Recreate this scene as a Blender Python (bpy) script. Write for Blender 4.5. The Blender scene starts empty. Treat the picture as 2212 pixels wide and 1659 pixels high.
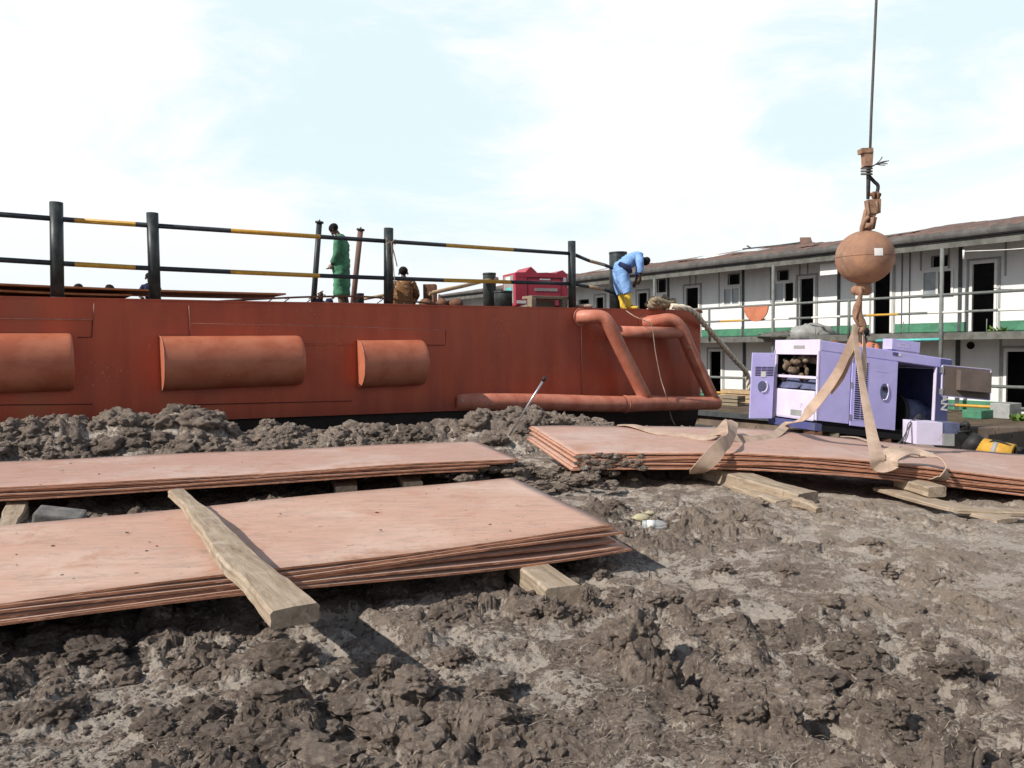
import bpy, bmesh, math, random
import numpy as np
from mathutils import Vector, Matrix
random.seed(7); rng = np.random.default_rng(11)
S = bpy.context.scene
C = S.collection
R = math.radians
V3 = Vector
# ------------------------------------------------------------------ camera
EYE = 1.45
F = 1671.0
CAMROT = (Matrix.Rotation(R(90), 3, 'X') @ Matrix.Rotation(R(-2.9), 3, 'X') @ Matrix.Rotation(R(-0.77), 3, 'Z'))
cam = bpy.data.cameras.new('camera'); co = bpy.data.objects.new('camera', cam); C.objects.link(co)
co.location = (0, 0, EYE); co.rotation_euler = CAMROT.to_euler()
cam.sensor_width = 36; cam.lens = 36 * F / 2212; cam.clip_start = .05; cam.clip_end = 3000
S.camera = co
CP = V3((0, 0, EYE))
# survey helpers: turn a sighting (in 2212 x 1659 photo units) into a world point
def ray(x, y):
    return CAMROT @ V3(((x - 1106) / F, -(y - 829.5) / F, -1))
def atY(x, y, Y):
    d = ray(x, y); return CP + d * (Y / d.y)
def atZ(x, y, z):
    d = ray(x, y); return CP + d * ((z - EYE) / d.z)
def onplane(x, y, p, n):
    d = ray(x, y); return CP + d * ((p - CP).dot(n) / d.dot(n))
# ------------------------------------------------------------------ noise
def _h(ix, iy, seed):
    h = (ix.astype(np.int64) * 374761393 + iy.astype(np.int64) * 668265263 + seed * 1442695041) & 0xffffffff
    h = ((h ^ (h >> 13)) * 1274126177) & 0xffffffff
    return (h ^ (h >> 16)) & 0xffffffff
def perlin(x, y, seed=0):
    x0 = np.floor(x); y0 = np.floor(y); fx = x - x0; fy = y - y0
    ix = x0.astype(np.int64); iy = y0.astype(np.int64)
    def g(i, j):
        a = _h(ix + i, iy + j, seed) / 4294967296.0 * 2 * np.pi
        return np.cos(a) * (fx - i) + np.sin(a) * (fy - j)
    u = fx * fx * fx * (fx * (fx * 6 - 15) + 10); v = fy * fy * fy * (fy * (fy * 6 - 15) + 10)
    a = g(0, 0); b = g(1, 0); c = g(0, 1); d = g(1, 1)
    return (a + (b - a) * u + (c - a) * v + (a - b - c + d) * u * v) * 1.5
def fbm(x, y, oct=4, seed=0, gain=.5, lac=2.07):
    s = 0; a = 1; n = 0
    for k in range(oct):
        s = s + a * perlin(x, y, seed + k * 17); n += a; a *= gain; x = x * lac; y = y * lac
    return s / n
def billow(x, y, oct=4, seed=0, gain=.55):
    s = 0; a = 1; n = 0
    for k in range(oct):
        s = s + a * np.abs(perlin(x, y, seed + k * 31)); n += a; a *= gain; x = x * 2.1; y = y * 2.1
    return s / n
def worley(x, y, seed=0):
    ix = np.floor(x).astype(np.int64); iy = np.floor(y).astype(np.int64)
    best = np.full(x.shape, 9.); idv = np.zeros(x.shape)
    for i in (-1, 0, 1):
        for j in (-1, 0, 1):
            h = _h(ix + i, iy + j, seed); h2 = _h(ix + i, iy + j, seed + 99)
            px = ix + i + (h & 0xffff) / 65536.; py = iy + j + (h2 & 0xffff) / 65536.
            d = np.hypot(px - x, py - y); m = d < best
            best = np.where(m, d, best); idv = np.where(m, ((h >> 16) & 0xffff) / 65536., idv)
    return best, idv
def sstep(a, b, x):
    t = np.clip((x - a) / (b - a), 0, 1); return t * t * (3 - 2 * t)
# ------------------------------------------------------------------ materials
def nmat(name):
    m = bpy.data.materials.new(name); m.use_nodes = True
    n = m.node_tree.nodes; n.clear(); L = m.node_tree.links
    o = n.new('ShaderNodeOutputMaterial'); b = n.new('ShaderNodeBsdfPrincipled'); L.new(b.outputs[0], o.inputs[0])
    return m, n, L, b
def noise(n, L, vec, scale, detail=6, rough=.6, dist=0):
    t = n.new('ShaderNodeTexNoise'); t.inputs['Scale'].default_value = scale; t.inputs['Detail'].default_value = detail
    t.inputs['Roughness'].default_value = rough; t.inputs['Distortion'].default_value = dist; L.new(vec, t.inputs['Vector']); return t.outputs[0]
def ramp(n, L, fac, stops):
    r = n.new('ShaderNodeValToRGB'); L.new(fac, r.inputs[0]); e = r.color_ramp.elements
    e[0].position, e[0].color = stops[0][0], tuple(stops[0][1]) + (1,); e[1].position, e[1].color = stops[-1][0], tuple(stops[-1][1]) + (1,)
    for p, c in stops[1:-1]:
        q = e.new(p); q.color = tuple(c) + (1,)
    return r.outputs[0]
def fr(n, L, fac, a, b, lo=0., hi=1.):
    m = n.new('ShaderNodeMapRange'); m.interpolation_type = 'SMOOTHSTEP'; L.new(fac, m.inputs[0])
    m.inputs[1].default_value = a; m.inputs[2].default_value = b; m.inputs[3].default_value = lo; m.inputs[4].default_value = hi
    return m.outputs[0]
def mix(n, L, f, a, b, mode='MIX'):
    m = n.new('ShaderNodeMix'); m.data_type = 'RGBA'; m.blend_type = mode
    for s, v in ((0, f), (6, a), (7, b)):
        if hasattr(v, 'default_value') or hasattr(v, 'is_linked'): L.new(v, m.inputs[s])
        elif s == 0: m.inputs[0].default_value = v
        else: m.inputs[s].default_value = tuple(v) + (1,)
    return m.outputs[2]
def math_(n, L, op, a, b):
    m = n.new('ShaderNodeMath'); m.operation = op
    for i, v in ((0, a), (1, b)):
        if hasattr(v, 'is_linked'): L.new(v, m.inputs[i])
        else: m.inputs[i].default_value = v
    return m.outputs[0]
def bump(n, L, b, h, strength=.5, dist=.01, prev=None):
    m = n.new('ShaderNodeBump'); m.inputs['Strength'].default_value = strength; m.inputs['Distance'].default_value = dist
    L.new(h, m.inputs['Height'])
    if prev is not None: L.new(prev, m.inputs['Normal'])
    L.new(m.outputs[0], b.inputs['Normal']); return m.outputs[0]
def vec(n, L, scale=(1, 1, 1), rot=(0, 0, 0)):
    t = n.new('ShaderNodeTexCoord'); m = n.new('ShaderNodeMapping'); m.inputs['Scale'].default_value = scale; m.inputs['Rotation'].default_value = rot
    L.new(t.outputs['Object'], m.inputs[0]); return m.outputs[0]
def pm(name, c1, c2=None, scale=4, rough=.7, bs=.3, bd=.005, bscale=30, lo=.4, hi=.62, metal=0, c3=None, s3=15, t3=.62, stretch=(1, 1, 1), spec=.35):
    m, n, L, b = nmat(name); v = vec(n, L, stretch)
    if c2 is None: c2 = tuple(x * .7 for x in c1)
    f = noise(n, L, v, scale, 8, .65)
    c = ramp(n, L, f, [(lo, c1), (hi, c2)])
    if c3 is not None:
        g = noise(n, L, v, s3, 6, .7)
        c = mix(n, L, fr(n, L, g, t3, t3 + .07), c, c3)
    L.new(c, b.inputs['Base Color']); b.inputs['Roughness'].default_value = rough; b.inputs['Metallic'].default_value = metal
    b.inputs['Specular IOR Level'].default_value = spec
    if bs: bump(n, L, b, noise(n, L, v, bscale, 6, .65), bs, bd)
    return m
# ------------------------------------------------------------------ mesh building
class MB:
    def __init__(s): s.v = []; s.f = []; s.m = []; s.sm = []
    def add(s, vs, fs, mi=0, smooth=False):
        o = len(s.v); s.v += [V3(p) for p in vs]
        for f in fs: s.f.append([i + o for i in f]); s.m.append(mi); s.sm.append(smooth)
        return s
    def box(s, c, sz, fr_=None, mi=0, bev=0):
        """box centred at c (in frame fr_) with size sz"""
        x, y, z = [k / 2 for k in sz]
        P = [(-x, -y, -z), (x, -y, -z), (x, y, -z), (-x, y, -z), (-x, -y, z), (x, -y, z), (x, y, z), (-x, y, z)]
        P = [(p[0] + c[0], p[1] + c[1], p[2] + c[2]) for p in P]
        if bev:
            bm = bmesh.new(); vs = [bm.verts.new(p) for p in P]
            for f in ((0, 3, 2, 1), (4, 5, 6, 7), (0, 1, 5, 4), (1, 2, 6, 5), (2, 3, 7, 6), (3, 0, 4, 7)): bm.faces.new([vs[i] for i in f])
            bmesh.ops.bevel(bm, geom=bm.edges[:] + bm.verts[:], offset=bev, segments=2, affect='EDGES', profile=.6)
            bm.verts.ensure_lookup_table()
            vv = [v.co.copy() for v in bm.verts]; ff = [[v.index for v in f.verts] for f in bm.faces] if not bm.verts.index_update() else 0
            bm.free()
            if fr_: vv = [fr_(p) for p in vv]
            return s.add(vv, ff, mi)
        if fr_: P = [fr_(p) for p in P]
        return s.add(P, [(0, 3, 2, 1), (4, 5, 6, 7), (0, 1, 5, 4), (1, 2, 6, 5), (2, 3, 7, 6), (3, 0, 4, 7)], mi)
    def rng(s, x0, x1, y0, y1, z0, z1, fr_=None, mi=0, bev=0):
        return s.box(((x0 + x1) / 2, (y0 + y1) / 2, (z0 + z1) / 2), (x1 - x0, y1 - y0, z1 - z0), fr_, mi, bev)
    def tube(s, pts, r, seg=12, caps=True, mi=0, up=None):
        pts = [V3(p) for p in pts]; n = len(pts); rs = r if isinstance(r, (list, tuple)) else [r] * n
        o = len(s.v); prev = None
        for i, p in enumerate(pts):
            t = (pts[min(i + 1, n - 1)] - pts[max(i - 1, 0)]).normalized()
            if prev is None:
                a = V3((0, 0, 1)) if abs(t.z) < .9 else V3((1, 0, 0)); u = t.cross(a).normalized()
            else: u = (prev - t * prev.dot(t)).normalized()
            prev = u; w = t.cross(u)
            for k in range(seg):
                a = 2 * math.pi * k / seg; s.v.append(p + (u * math.cos(a) + w * math.sin(a)) * rs[i])
        for i in range(n - 1):
            for k in range(seg):
                a = o + i * seg + k; b = o + i * seg + (k + 1) % seg
                s.f.append([a, b, b + seg, a + seg]); s.m.append(mi); s.sm.append(True)
        if caps:
            s.f.append([o + k for k in range(seg)][::-1]); s.m.append(mi); s.sm.append(False)
            s.f.append([o + (n - 1) * seg + k for k in range(seg)]); s.m.append(mi); s.sm.append(False)
        return s
    def ribbon(s, pts, nrm, w, th=.006, mi=0):
        n = len(pts); o = len(s.v)
        for i in range(n):
            t = (pts[min(i + 1, n - 1)] - pts[max(i - 1, 0)]).normalized(); N = nrm[i] - t * nrm[i].dot(t); N.normalize(); W = t.cross(N)
            for k, (a, b) in enumerate(((-.5, -.5), (0, -.35), (.5, -.5), (.5, .5), (0, .65), (-.5, .5))):
                s.v.append(pts[i] + W * (a * w[i]) + N * (b * th))
        for i in range(n - 1):
            for k in range(6):
                a = o + i * 6 + k; b = o + i * 6 + (k + 1) % 6; s.f.append([a, b, b + 6, a + 6]); s.m.append(mi); s.sm.append(False)
        s.f.append([o + k for k in range(6)]); s.m.append(mi); s.sm.append(False)
        s.f.append([o + (n - 1) * 6 + k for k in range(6)][::-1]); s.m.append(mi); s.sm.append(False)
        return s
    def ell(s, c, r, seg=16, rings=10, fr_=None, mi=0, jit=0, seed=0):
        rr = random.Random(seed); P = []; c = V3(c)
        for i in range(rings + 1):
            a = math.pi * i / rings
            for k in range(seg):
                b = 2 * math.pi * k / seg; j = 1 + rr.uniform(-jit, jit)
                p = V3((math.sin(a) * math.cos(b) * r[0] * j, math.sin(a) * math.sin(b) * r[1] * j, math.cos(a) * r[2] * j)) + c
                P.append(fr_(p) if fr_ else p)
        Fs = [[i * seg + k, (i + 1) * seg + k, (i + 1) * seg + (k + 1) % seg, i * seg + (k + 1) % seg] for i in range(rings) for k in range(seg)]
        return s.add(P, Fs, mi, True)
    def quad(s, a, b, c, d, mi=0): return s.add([a, b, c, d], [(0, 1, 2, 3)], mi)
    def prism(s, poly, d, mi=0):
        """poly: world points (planar); d: extrusion vector"""
        n = len(poly); P = [V3(p) for p in poly]; d = V3(d); o = len(s.v)
        return s.add(P + [p + d for p in P], [list(range(n))[::-1], list(range(n, 2 * n))] + [[i, (i + 1) % n, (i + 1) % n + n, i + n] for i in range(n)], mi)
    def build(s, name, mats, parent=None, weld=True):
        if not isinstance(mats, (list, tuple)): mats = [mats]
        me = bpy.data.meshes.new(name); off = V3(parent['_w']) if parent is not None else V3((0, 0, 0))
        me.from_pydata([tuple(p - off) for p in s.v], [], s.f)
        for m in mats: me.materials.append(m)
        me.polygons.foreach_set('material_index', s.m); me.polygons.foreach_set('use_smooth', s.sm)
        if weld:
            bm = bmesh.new(); bm.from_mesh(me); bmesh.ops.remove_doubles(bm, verts=bm.verts, dist=1e-6)
            bmesh.ops.recalc_face_normals(bm, faces=bm.faces); bm.to_mesh(me); bm.free()
        me.update(); o = bpy.data.objects.new(name, me); C.objects.link(o)
        if parent is not None: o.parent = parent; o['_w'] = tuple(off)
        else: o['_w'] = (0, 0, 0)
        return o
def thing(name, loc, label, cat, group=None):
    o = bpy.data.objects.new(name, None); o.empty_display_size = .2; C.objects.link(o); o.location = loc; o['_w'] = tuple(loc)
    return tag(o, label, cat, group)
def tag(o, label=None, cat=None, group=None, kind=None):
    if label: o['label'] = label
    if cat: o['category'] = cat
    if group: o['group'] = group
    if kind: o['kind'] = kind
    return o
def solo(mb, name, mat, loc, label, cat, group=None):
    """thing that is one mesh, with its origin at loc"""
    loc = V3(loc); o = mb.build(name, mat); me = o.data
    me.transform(Matrix.Translation(-loc)); o.location = loc; return tag(o, label, cat, group)
def frame(o, ux, uy, uz):
    o, ux, uy, uz = V3(o), V3(ux), V3(uy), V3(uz)
    return lambda p: o + ux * p[0] + uy * p[1] + uz * p[2]
def crom(pts, k=8):
    P = [V3(p) for p in pts]; P = [P[0] * 2 - P[1]] + P + [P[-1] * 2 - P[-2]]; out = []
    for i in range(1, len(P) - 2):
        for j in range(k):
            t = j / k; a, b, c, d = P[i - 1], P[i], P[i + 1], P[i + 2]
            out.append(.5 * (2 * b + (c - a) * t + (2 * a - 5 * b + 4 * c - d) * t * t + (3 * b - a - 3 * c + d) * t ** 3))
    out.append(P[-2]); return out
def lerpl(vals, n):
    xs = np.linspace(0, 1, len(vals)); return [float(v) for v in np.interp(np.linspace(0, 1, n), xs, vals)]
def rotbox(c, sz, yaw, pitch=0, roll=0):
    M = Matrix.Rotation(yaw, 3, 'Z') @ Matrix.Rotation(pitch, 3, 'Y') @ Matrix.Rotation(roll, 3, 'X'); c = V3(c)
    return lambda p: c + M @ V3(p)
# ------------------------------------------------------------------ world and sun
SUN_E, SUN_TH = R(39), R(32.5)          # elevation; azimuth: from the left and behind the camera
sdir = V3((-math.cos(SUN_TH) * math.cos(SUN_E), -math.sin(SUN_TH) * math.cos(SUN_E), math.sin(SUN_E)))
W = bpy.data.worlds.new('World'); S.world = W; W.use_nodes = True
n = W.node_tree.nodes; L = W.node_tree.links; n.clear()
wo = n.new('ShaderNodeOutputWorld'); sk = n.new('ShaderNodeTexSky'); sk.sky_type = 'NISHITA'; sk.sun_disc = False
sk.sun_elevation = SUN_E; sk.sun_rotation = math.atan2(sdir.x, sdir.y); sk.air_density = 1.2; sk.dust_density = 2
b1 = n.new('ShaderNodeBackground'); b1.inputs[1].default_value = .12; L.new(sk.outputs[0], b1.inputs[0])
tc = n.new('ShaderNodeTexCoord'); mp = n.new('ShaderNodeMapping'); mp.inputs['Scale'].default_value = (1, 1, 2.6); L.new(tc.outputs['Generated'], mp.inputs[0])
f1 = noise(n, L, mp.outputs[0], 3.6, 9, .66, .5)
def blob(x, y, r):
    d = ray(x, y).normalized(); dp = n.new('ShaderNodeVectorMath'); dp.operation = 'DOT_PRODUCT'; nn = n.new('ShaderNodeVectorMath'); nn.operation = 'NORMALIZE'
    L.new(tc.outputs['Generated'], nn.inputs[0]); L.new(nn.outputs[0], dp.inputs[0]); dp.inputs[1].default_value = d
    return fr(n, L, dp.outputs['Value'], math.cos(r), 1.0, 0, 1)
acc = blob(820, 170, R(14)); acc = math_(n, L, 'MAXIMUM', acc, blob(600, 60, R(8))); acc = math_(n, L, 'MAXIMUM', acc, blob(1760, 180, R(7))); acc = math_(n, L, 'MAXIMUM', acc, blob(2060, 40, R(8)))
gap = math_(n, L, 'ADD', math_(n, L, 'MULTIPLY', acc, .22), math_(n, L, 'MULTIPLY', f1, 1.0))
gapf = fr(n, L, gap, .48, .74)
sep = n.new('ShaderNodeSeparateXYZ'); L.new(tc.outputs['Generated'], sep.inputs[0])
hz = fr(n, L, sep.outputs[2], 0.0, .22, 1, 0)
cc = mix(n, L, math_(n, L, 'MULTIPLY', gapf, .62), (1.0, 1.0, 1.0), (.62, .86, .90)); cc = mix(n, L, math_(n, L, 'MULTIPLY', hz, .7), cc, (.80, .87, .93))
nz = n.new('ShaderNodeVectorMath'); nz.operation = 'NORMALIZE'; L.new(tc.outputs['Generated'], nz.inputs[0]); sp2 = n.new('ShaderNodeSeparateXYZ'); L.new(nz.outputs[0], sp2.inputs[0])
bk_ = fr(n, L, sp2.outputs[1], .1, -.5, 0, .75); hi_ = fr(n, L, sp2.outputs[2], .44, .68)                 # cloud sheet dimmed to deeper blue overhead and behind, unseen, for less fill light
hi_ = math_(n, L, 'MAXIMUM', hi_, bk_); cc = mix(n, L, hi_, cc, (.15, .20, .29))
b2 = n.new('ShaderNodeBackground'); b2.inputs[1].default_value = 1.12; L.new(cc, b2.inputs[0])
ms = n.new('ShaderNodeMixShader'); ms.inputs[0].default_value = .9; L.new(b1.outputs[0], ms.inputs[1]); L.new(b2.outputs[0], ms.inputs[2]); L.new(ms.outputs[0], wo.inputs[0])
sl = bpy.data.lights.new('sun', 'SUN'); sl.energy = 5.0; sl.angle = R(.5); sl.color = (1, .93, .84); so = bpy.data.objects.new('sun', sl); C.objects.link(so)
so.rotation_euler = sdir.to_track_quat('Z', 'Y').to_euler(); so.location = (0, 0, 30)
S.view_settings.view_transform = 'Standard'; S.view_settings.look = 'None'; S.view_settings.exposure = 0
# ------------------------------------------------------------------ material library
M = {}
def mud_mat():
    m, n, L, b = nmat('mud'); v = vec(n, L)
    big = noise(n, L, v, .55, 4, .55); mid = noise(n, L, v, 5, 8, .7, .4); fine = noise(n, L, v, 46, 8, .75)
    c = ramp(n, L, mid, [(.30, (.125, .096, .078)), (.5, (.255, .202, .166)), (.70, (.41, .335, .275))])
    c = mix(n, L, fr(n, L, fine, .46, .68), c, (.46, .385, .32))
    wet = noise(n, L, v, .9, 5, .65, .4); c = mix(n, L, fr(n, L, wet, .50, .62, 0, .55), c, mix(n, L, mid, (.055, .044, .038), (.15, .118, .098)))
    # sandier and paler towards the right
    sx = n.new('ShaderNodeSeparateXYZ'); L.new(v, sx.inputs[0])
    sand = math_(n, L, 'ADD', math_(n, L, 'MULTIPLY', sx.outputs[0], .15), math_(n, L, 'MULTIPLY', big, .8))
    c = mix(n, L, fr(n, L, sand, .48, .98, 0, .85), c, mix(n, L, mid, (.34, .275, .225), (.50, .415, .335)))
    # dry crust patches
    at = n.new('ShaderNodeAttribute'); at.attribute_name = 'dry'
    dn = noise(n, L, v, 3.6, 12, .80, .8)
    k = math_(n, L, 'ADD', dn, math_(n, L, 'MULTIPLY', at.outputs['Fac'], .10))
    k = math_(n, L, 'ADD', k, math_(n, L, 'MULTIPLY', fine, .28))
    c = mix(n, L, fr(n, L, k, .725, .775, 0, .9), c, (.62, .55, .475))
    vo = n.new('ShaderNodeTexVoronoi'); vo.inputs['Scale'].default_value = 38; L.new(v, vo.inputs['Vector'])
    fl = math_(n, L, 'LESS_THAN', vo.outputs['Distance'], .13); fl2 = math_(n, L, 'MULTIPLY', fl, fr(n, L, noise(n, L, v, 9, 3), .52, .6))
    c = mix(n, L, fl2, c, (.55, .49, .40))
    L.new(c, b.inputs['Base Color']); b.inputs['Roughness'].default_value = .88; b.inputs['Specular IOR Level'].default_value = .25
    h1 = bump(n, L, b, noise(n, L, v, 24, 9, .82, 1.0), 1.0, .045)
    v2 = vec(n, L, (30, 80, 60), (0, 0, .35)); h2 = bump(n, L, b, noise(n, L, v2, 1.6, 5, .7, 1.2), .7, .008, h1)
    return m
M['mud'] = mud_mat()
def plate_mat(name, a, b_, dust, rot):
    m, n, L, b = nmat(name); v = vec(n, L); vs = vec(n, L, (1, 7, 1), (0, 0, rot))
    f = noise(n, L, v, .9, 5, .6); g = noise(n, L, vs, 2.2, 8, .7, .3); k = noise(n, L, v, 14, 8, .75)
    c = ramp(n, L, g, [(.3, a), (.7, b_)]); c = mix(n, L, fr(n, L, f, .45, .68, 0, .75), c, dust)
    c = mix(n, L, fr(n, L, k, .60, .66, 0, .75), c, (.15, .11, .085))
    sm = noise(n, L, vs, 5.5, 6, .8); c = mix(n, L, fr(n, L, sm, .53, .64, 0, .5), c, (.62, .44, .36))
    c = mix(n, L, fr(n, L, noise(n, L, v, 2.1, 8, .8), .58, .7, 0, .6), c, (.30, .22, .19))
    dz_ = noise(n, L, vec(n, L, (1, 3.5, 1), (0, 0, rot)), 3.1, 10, .82, .6); c = mix(n, L, fr(n, L, dz_, .50, .60, 0, .5), c, (.33, .25, .20))
    sc_ = noise(n, L, vec(n, L, (1.2, 55, 1), (0, 0, rot + .12)), 2.0, 3, .5); c = mix(n, L, fr(n, L, sc_, .62, .66, 0, .35), c, (.74, .60, .52))
    rs_ = noise(n, L, v, 1.7, 10, .75, .3); c = mix(n, L, fr(n, L, rs_, .52, .64, 0, .45), c, (.40, .17, .09))
    L.new(c, b.inputs['Base Color']); b.inputs['Roughness'].default_value = .62; b.inputs['Specular IOR Level'].default_value = .35
    h = bump(n, L, b, noise(n, L, v, 1.3, 3, .5), .6, .02); bump(n, L, b, k, .35, .004, h)
    return m
M['plate'] = plate_mat('primed_plate', (.56, .355, .275), (.50, .295, .220), (.62, .46, .375), .42)
M['plate2'] = plate_mat('primed_plate_far', (.52, .33, .27), (.43, .26, .205), (.57, .44, .39), .12)
M['plate_edge'] = pm('plate_edge', (.52, .23, .13), (.24, .105, .06), 9, .8, .5, .004, 60, stretch=(1, 1, 6), c3=(.66, .36, .23), s3=12, t3=.58)
M['plate_deck'] = pm('orange_plate', (.62, .27, .12), (.45, .17, .07), 3, .7, .3, .004)
def hull_mat():
    m, n, L, b = nmat('hull_paint'); v = vec(n, L); vv = vec(n, L, (1, 1, .12))
    f = noise(n, L, vv, 2.2, 5, .6); g = noise(n, L, v, 7, 8, .7); w = noise(n, L, v, .8, 3, .5)
    c = ramp(n, L, f, [(.32, (.43, .075, .030)), (.50, (.52, .095, .038)), (.70, (.48, .120, .050))])
    c = mix(n, L, fr(n, L, w, .45, .65, 0, .5), c, (.30, .06, .036))
    c = mix(n, L, fr(n, L, g, .62, .74, 0, .5), c, (.48, .18, .11))
    st = noise(n, L, vec(n, L, (5, 5, .25)), 2.2, 6, .75); c = mix(n, L, fr(n, L, st, .60, .72, 0, .45), c, (.24, .085, .04))
    sp = noise(n, L, v, 34, 4, .8); gp_ = noise(n, L, v, 1.4, 4, .6); c = mix(n, L, math_(n, L, 'MULTIPLY', fr(n, L, sp, .60, .67), fr(n, L, gp_, .50, .6)), c, (.62, .34, .22))
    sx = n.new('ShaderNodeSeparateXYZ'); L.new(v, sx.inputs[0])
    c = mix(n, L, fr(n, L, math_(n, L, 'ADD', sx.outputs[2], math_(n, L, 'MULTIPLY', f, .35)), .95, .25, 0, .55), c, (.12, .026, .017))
    L.new(c, b.inputs['Base Color']); b.inputs['Roughness'].default_value = .42; b.inputs['Specular IOR Level'].default_value = .45
    h = bump(n, L, b, noise(n, L, vec(n, L, (1.6, 1.6, .1)), 1.7, 2, .5), .5, .05)
    bump(n, L, b, noise(n, L, v, 26, 8, .8), .35, .006, h)
    return m
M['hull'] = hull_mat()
M['fender'] = pm('fender_paint', (.52, .185, .105), (.43, .125, .065), 2.5, .45, .35, .004, 22, c3=(.66, .42, .28), s3=11, t3=.66, stretch=(1, 1, 1.5))
M['pipe'] = pm('pipe_paint', (.58, .23, .155), (.46, .14, .085), 4, .5, .5, .006, 26, c3=(.48, .33, .27), s3=8, t3=.6)
M['seam'] = pm('weld_bead', (.48, .24, .18), (.36, .13, .09), 12, .5, .3)
M['darkseam'] = pm('dark_seam', (.10, .022, .016), None, 12, .6, .3)
M['black_hull'] = pm('bottom_paint_shade', (.020, .016, .014), (.035, .025, .020), 3, .7, .4)
M['deck'] = pm('deck_steel', (.09, .055, .045), (.18, .085, .06), 3, .8, .4)
M['black'] = pm('black_paint', (.022, .030, .032), (.050, .062, .060), 7, .45, .35, .004, 25, c3=(.16, .14, .11), s3=10, t3=.66)
M['blackrail'] = pm('black_rail_paint', (.018, .024, .034), (.035, .042, .052), 10, .4, .2, c3=(.12, .10, .08), s3=20, t3=.7)
M['yellow'] = pm('yellow_rail_paint', (.62, .36, .055), (.50, .27, .045), 10, .45, .2, c3=(.28, .16, .05), s3=18, t3=.66)
M['tan'] = pm('faded_yellow', (.50, .36, .20), (.36, .26, .16), 10, .5, .2)
M['rust'] = pm('rust', (.20, .095, .055), (.10, .055, .038), 8, .85, .5, .005, 40)
M['rustpole'] = pm('rusted_pipe', (.22, .12, .09), (.10, .085, .08), 3, .8, .5, .004, 40)
M['ball'] = pm('rusted_ball', (.38, .205, .125), (.24, .14, .10), 5, .8, .5, .006, 30, c3=(.33, .23, .17), s3=6, t3=.58)
M['hookm'] = pm('rusted_fitting', (.36, .22, .145), (.22, .13, .09), 14, .8, .5, .004, 50, c3=(.10, .06, .045), s3=20, t3=.6)
M['wire'] = pm('wire_rope_steel', (.10, .095, .09), (.055, .05, .045), 60, .6, .5)
M['sling'] = pm('web_sling', (.54, .41, .32), (.38, .28, .215), 5, .85, .6, .003, 90, c3=(.36, .25, .19), s3=4, t3=.60)
M['wood'] = pm('weathered_wood', (.300, .250, .180), (.185, .150, .105), 5, .85, .7, .006, 30, stretch=(1, 6, 6), c3=(.38, .33, .26), s3=5, t3=.58)
M['woodp'] = M['wood']
M['lilac'] = pm('lilac_paint', (.53, .50, .88), (.47, .44, .80), 3, .42, .15, .003, c3=(.40, .34, .44), s3=5, t3=.63)
M['lilac2'] = pm('pale_sunlit_lilac', (.72, .67, .84), (.66, .60, .78), 3, .42, .12, .003, c3=(.48, .40, .42), s3=5, t3=.62)  # paler lilac: sun on the end face put into the colour; trim too
M['navy'] = pm('navy_paint', (.075, .085, .24), (.10, .11, .22), 5, .5, .2, c3=(.25, .26, .36), s3=10, t3=.68)
M['dark'] = pm('dark_void', (.010, .009, .012), None, 5, .9, 0)
M['roomdark'] = pm('room_interior', (.075, .072, .075), (.045, .042, .045), 2, .9, 0)
M['louvre'] = pm('louvre_shadow', (.020, .016, .030), None, 5, .9, 0)
M['engine'] = pm('engine_metal', (.22, .155, .10), (.08, .06, .045), 8, .7, .6, .01, 20, c3=(.40, .34, .26), s3=9, t3=.6)
M['drum'] = pm('alternator_paint', (.13, .15, .26), (.09, .10, .17), 6, .6, .2)
M['doorin'] = pm('door_lining', (.125, .10, .085), (.16, .125, .11), 4, .8, .2)
M['silver'] = pm('chrome', (.62, .62, .66), None, 6, .25, 0, metal=.8)
M['red'] = pm('red_machine_paint', (.42, .050, .080), (.36, .038, .062), 3, .4, .1, c3=(.30, .03, .04), s3=9, t3=.72)
M['white'] = pm('white_paint', (.78, .78, .76), (.70, .70, .67), 4, .6, .1)
M['wallp'] = pm('white_wall_panel', (.80, .81, .81), (.70, .72, .72), 1.4, .55, .1, c3=(.52, .50, .44), s3=3.5, t3=.66, stretch=(1, 1, .3))
M['green'] = pm('green_paint', (.075, .25, .15), (.055, .17, .105), 4, .6, .2, c3=(.30, .38, .30), s3=8, t3=.66)
M['trim'] = pm('grey_trim', (.36, .37, .36), (.28, .29, .28), 5, .6, .1)
M['batten'] = pm('dark_batten', (.075, .085, .088), (.05, .055, .06), 5, .6, .1)
M['hbeam'] = pm('weathered_beam', (.15, .152, .14), (.09, .09, .08), 4, .7, .3, c3=(.09, .07, .055), s3=6, t3=.62)
M['eave'] = pm('eave_sheet', (.07, .068, .066), (.12, .115, .11), 3, .7, .3, stretch=(1, 1, .4))
M['roof'] = pm('rusted_roofing', (.21, .125, .10), (.11, .09, .08), 2.5, .85, .5, .01, 14, c3=(.36, .24, .18), s3=5, t3=.6)
M['rail2'] = pm('grey_green_rail', (.13, .15, .145), (.19, .20, .19), 9, .6, .2)
M['pont'] = pm('rusty_pontoon_side', (.12, .095, .075), (.22, .165, .125), 3, .85, .5, .01, 20, c3=(.06, .045, .035), s3=6, t3=.58, stretch=(1, 1, .4))
M['pdeck'] = pm('pontoon_deck', (.14, .105, .07), (.075, .055, .04), 2, .85, .5, .01, 20, c3=(.22, .20, .08), s3=5, t3=.63)
M['glass'] = pm('window_glass', (.20, .23, .25), (.30, .34, .36), 2, .12, 0, spec=.6)
M['rope'] = pm('mooring_rope_fibre', (.88, .80, .64), (.70, .61, .46), 9, .95, .9, .01, 60)
M['ropedark'] = pm('darker_rope', (.34, .28, .19), (.20, .16, .11), 9, .95, .9, .01, 60)  # darker tone of the same rope, for the coil
M['cord'] = pm('cord', (.45, .34, .26), None, 9, .9, 0)
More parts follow.
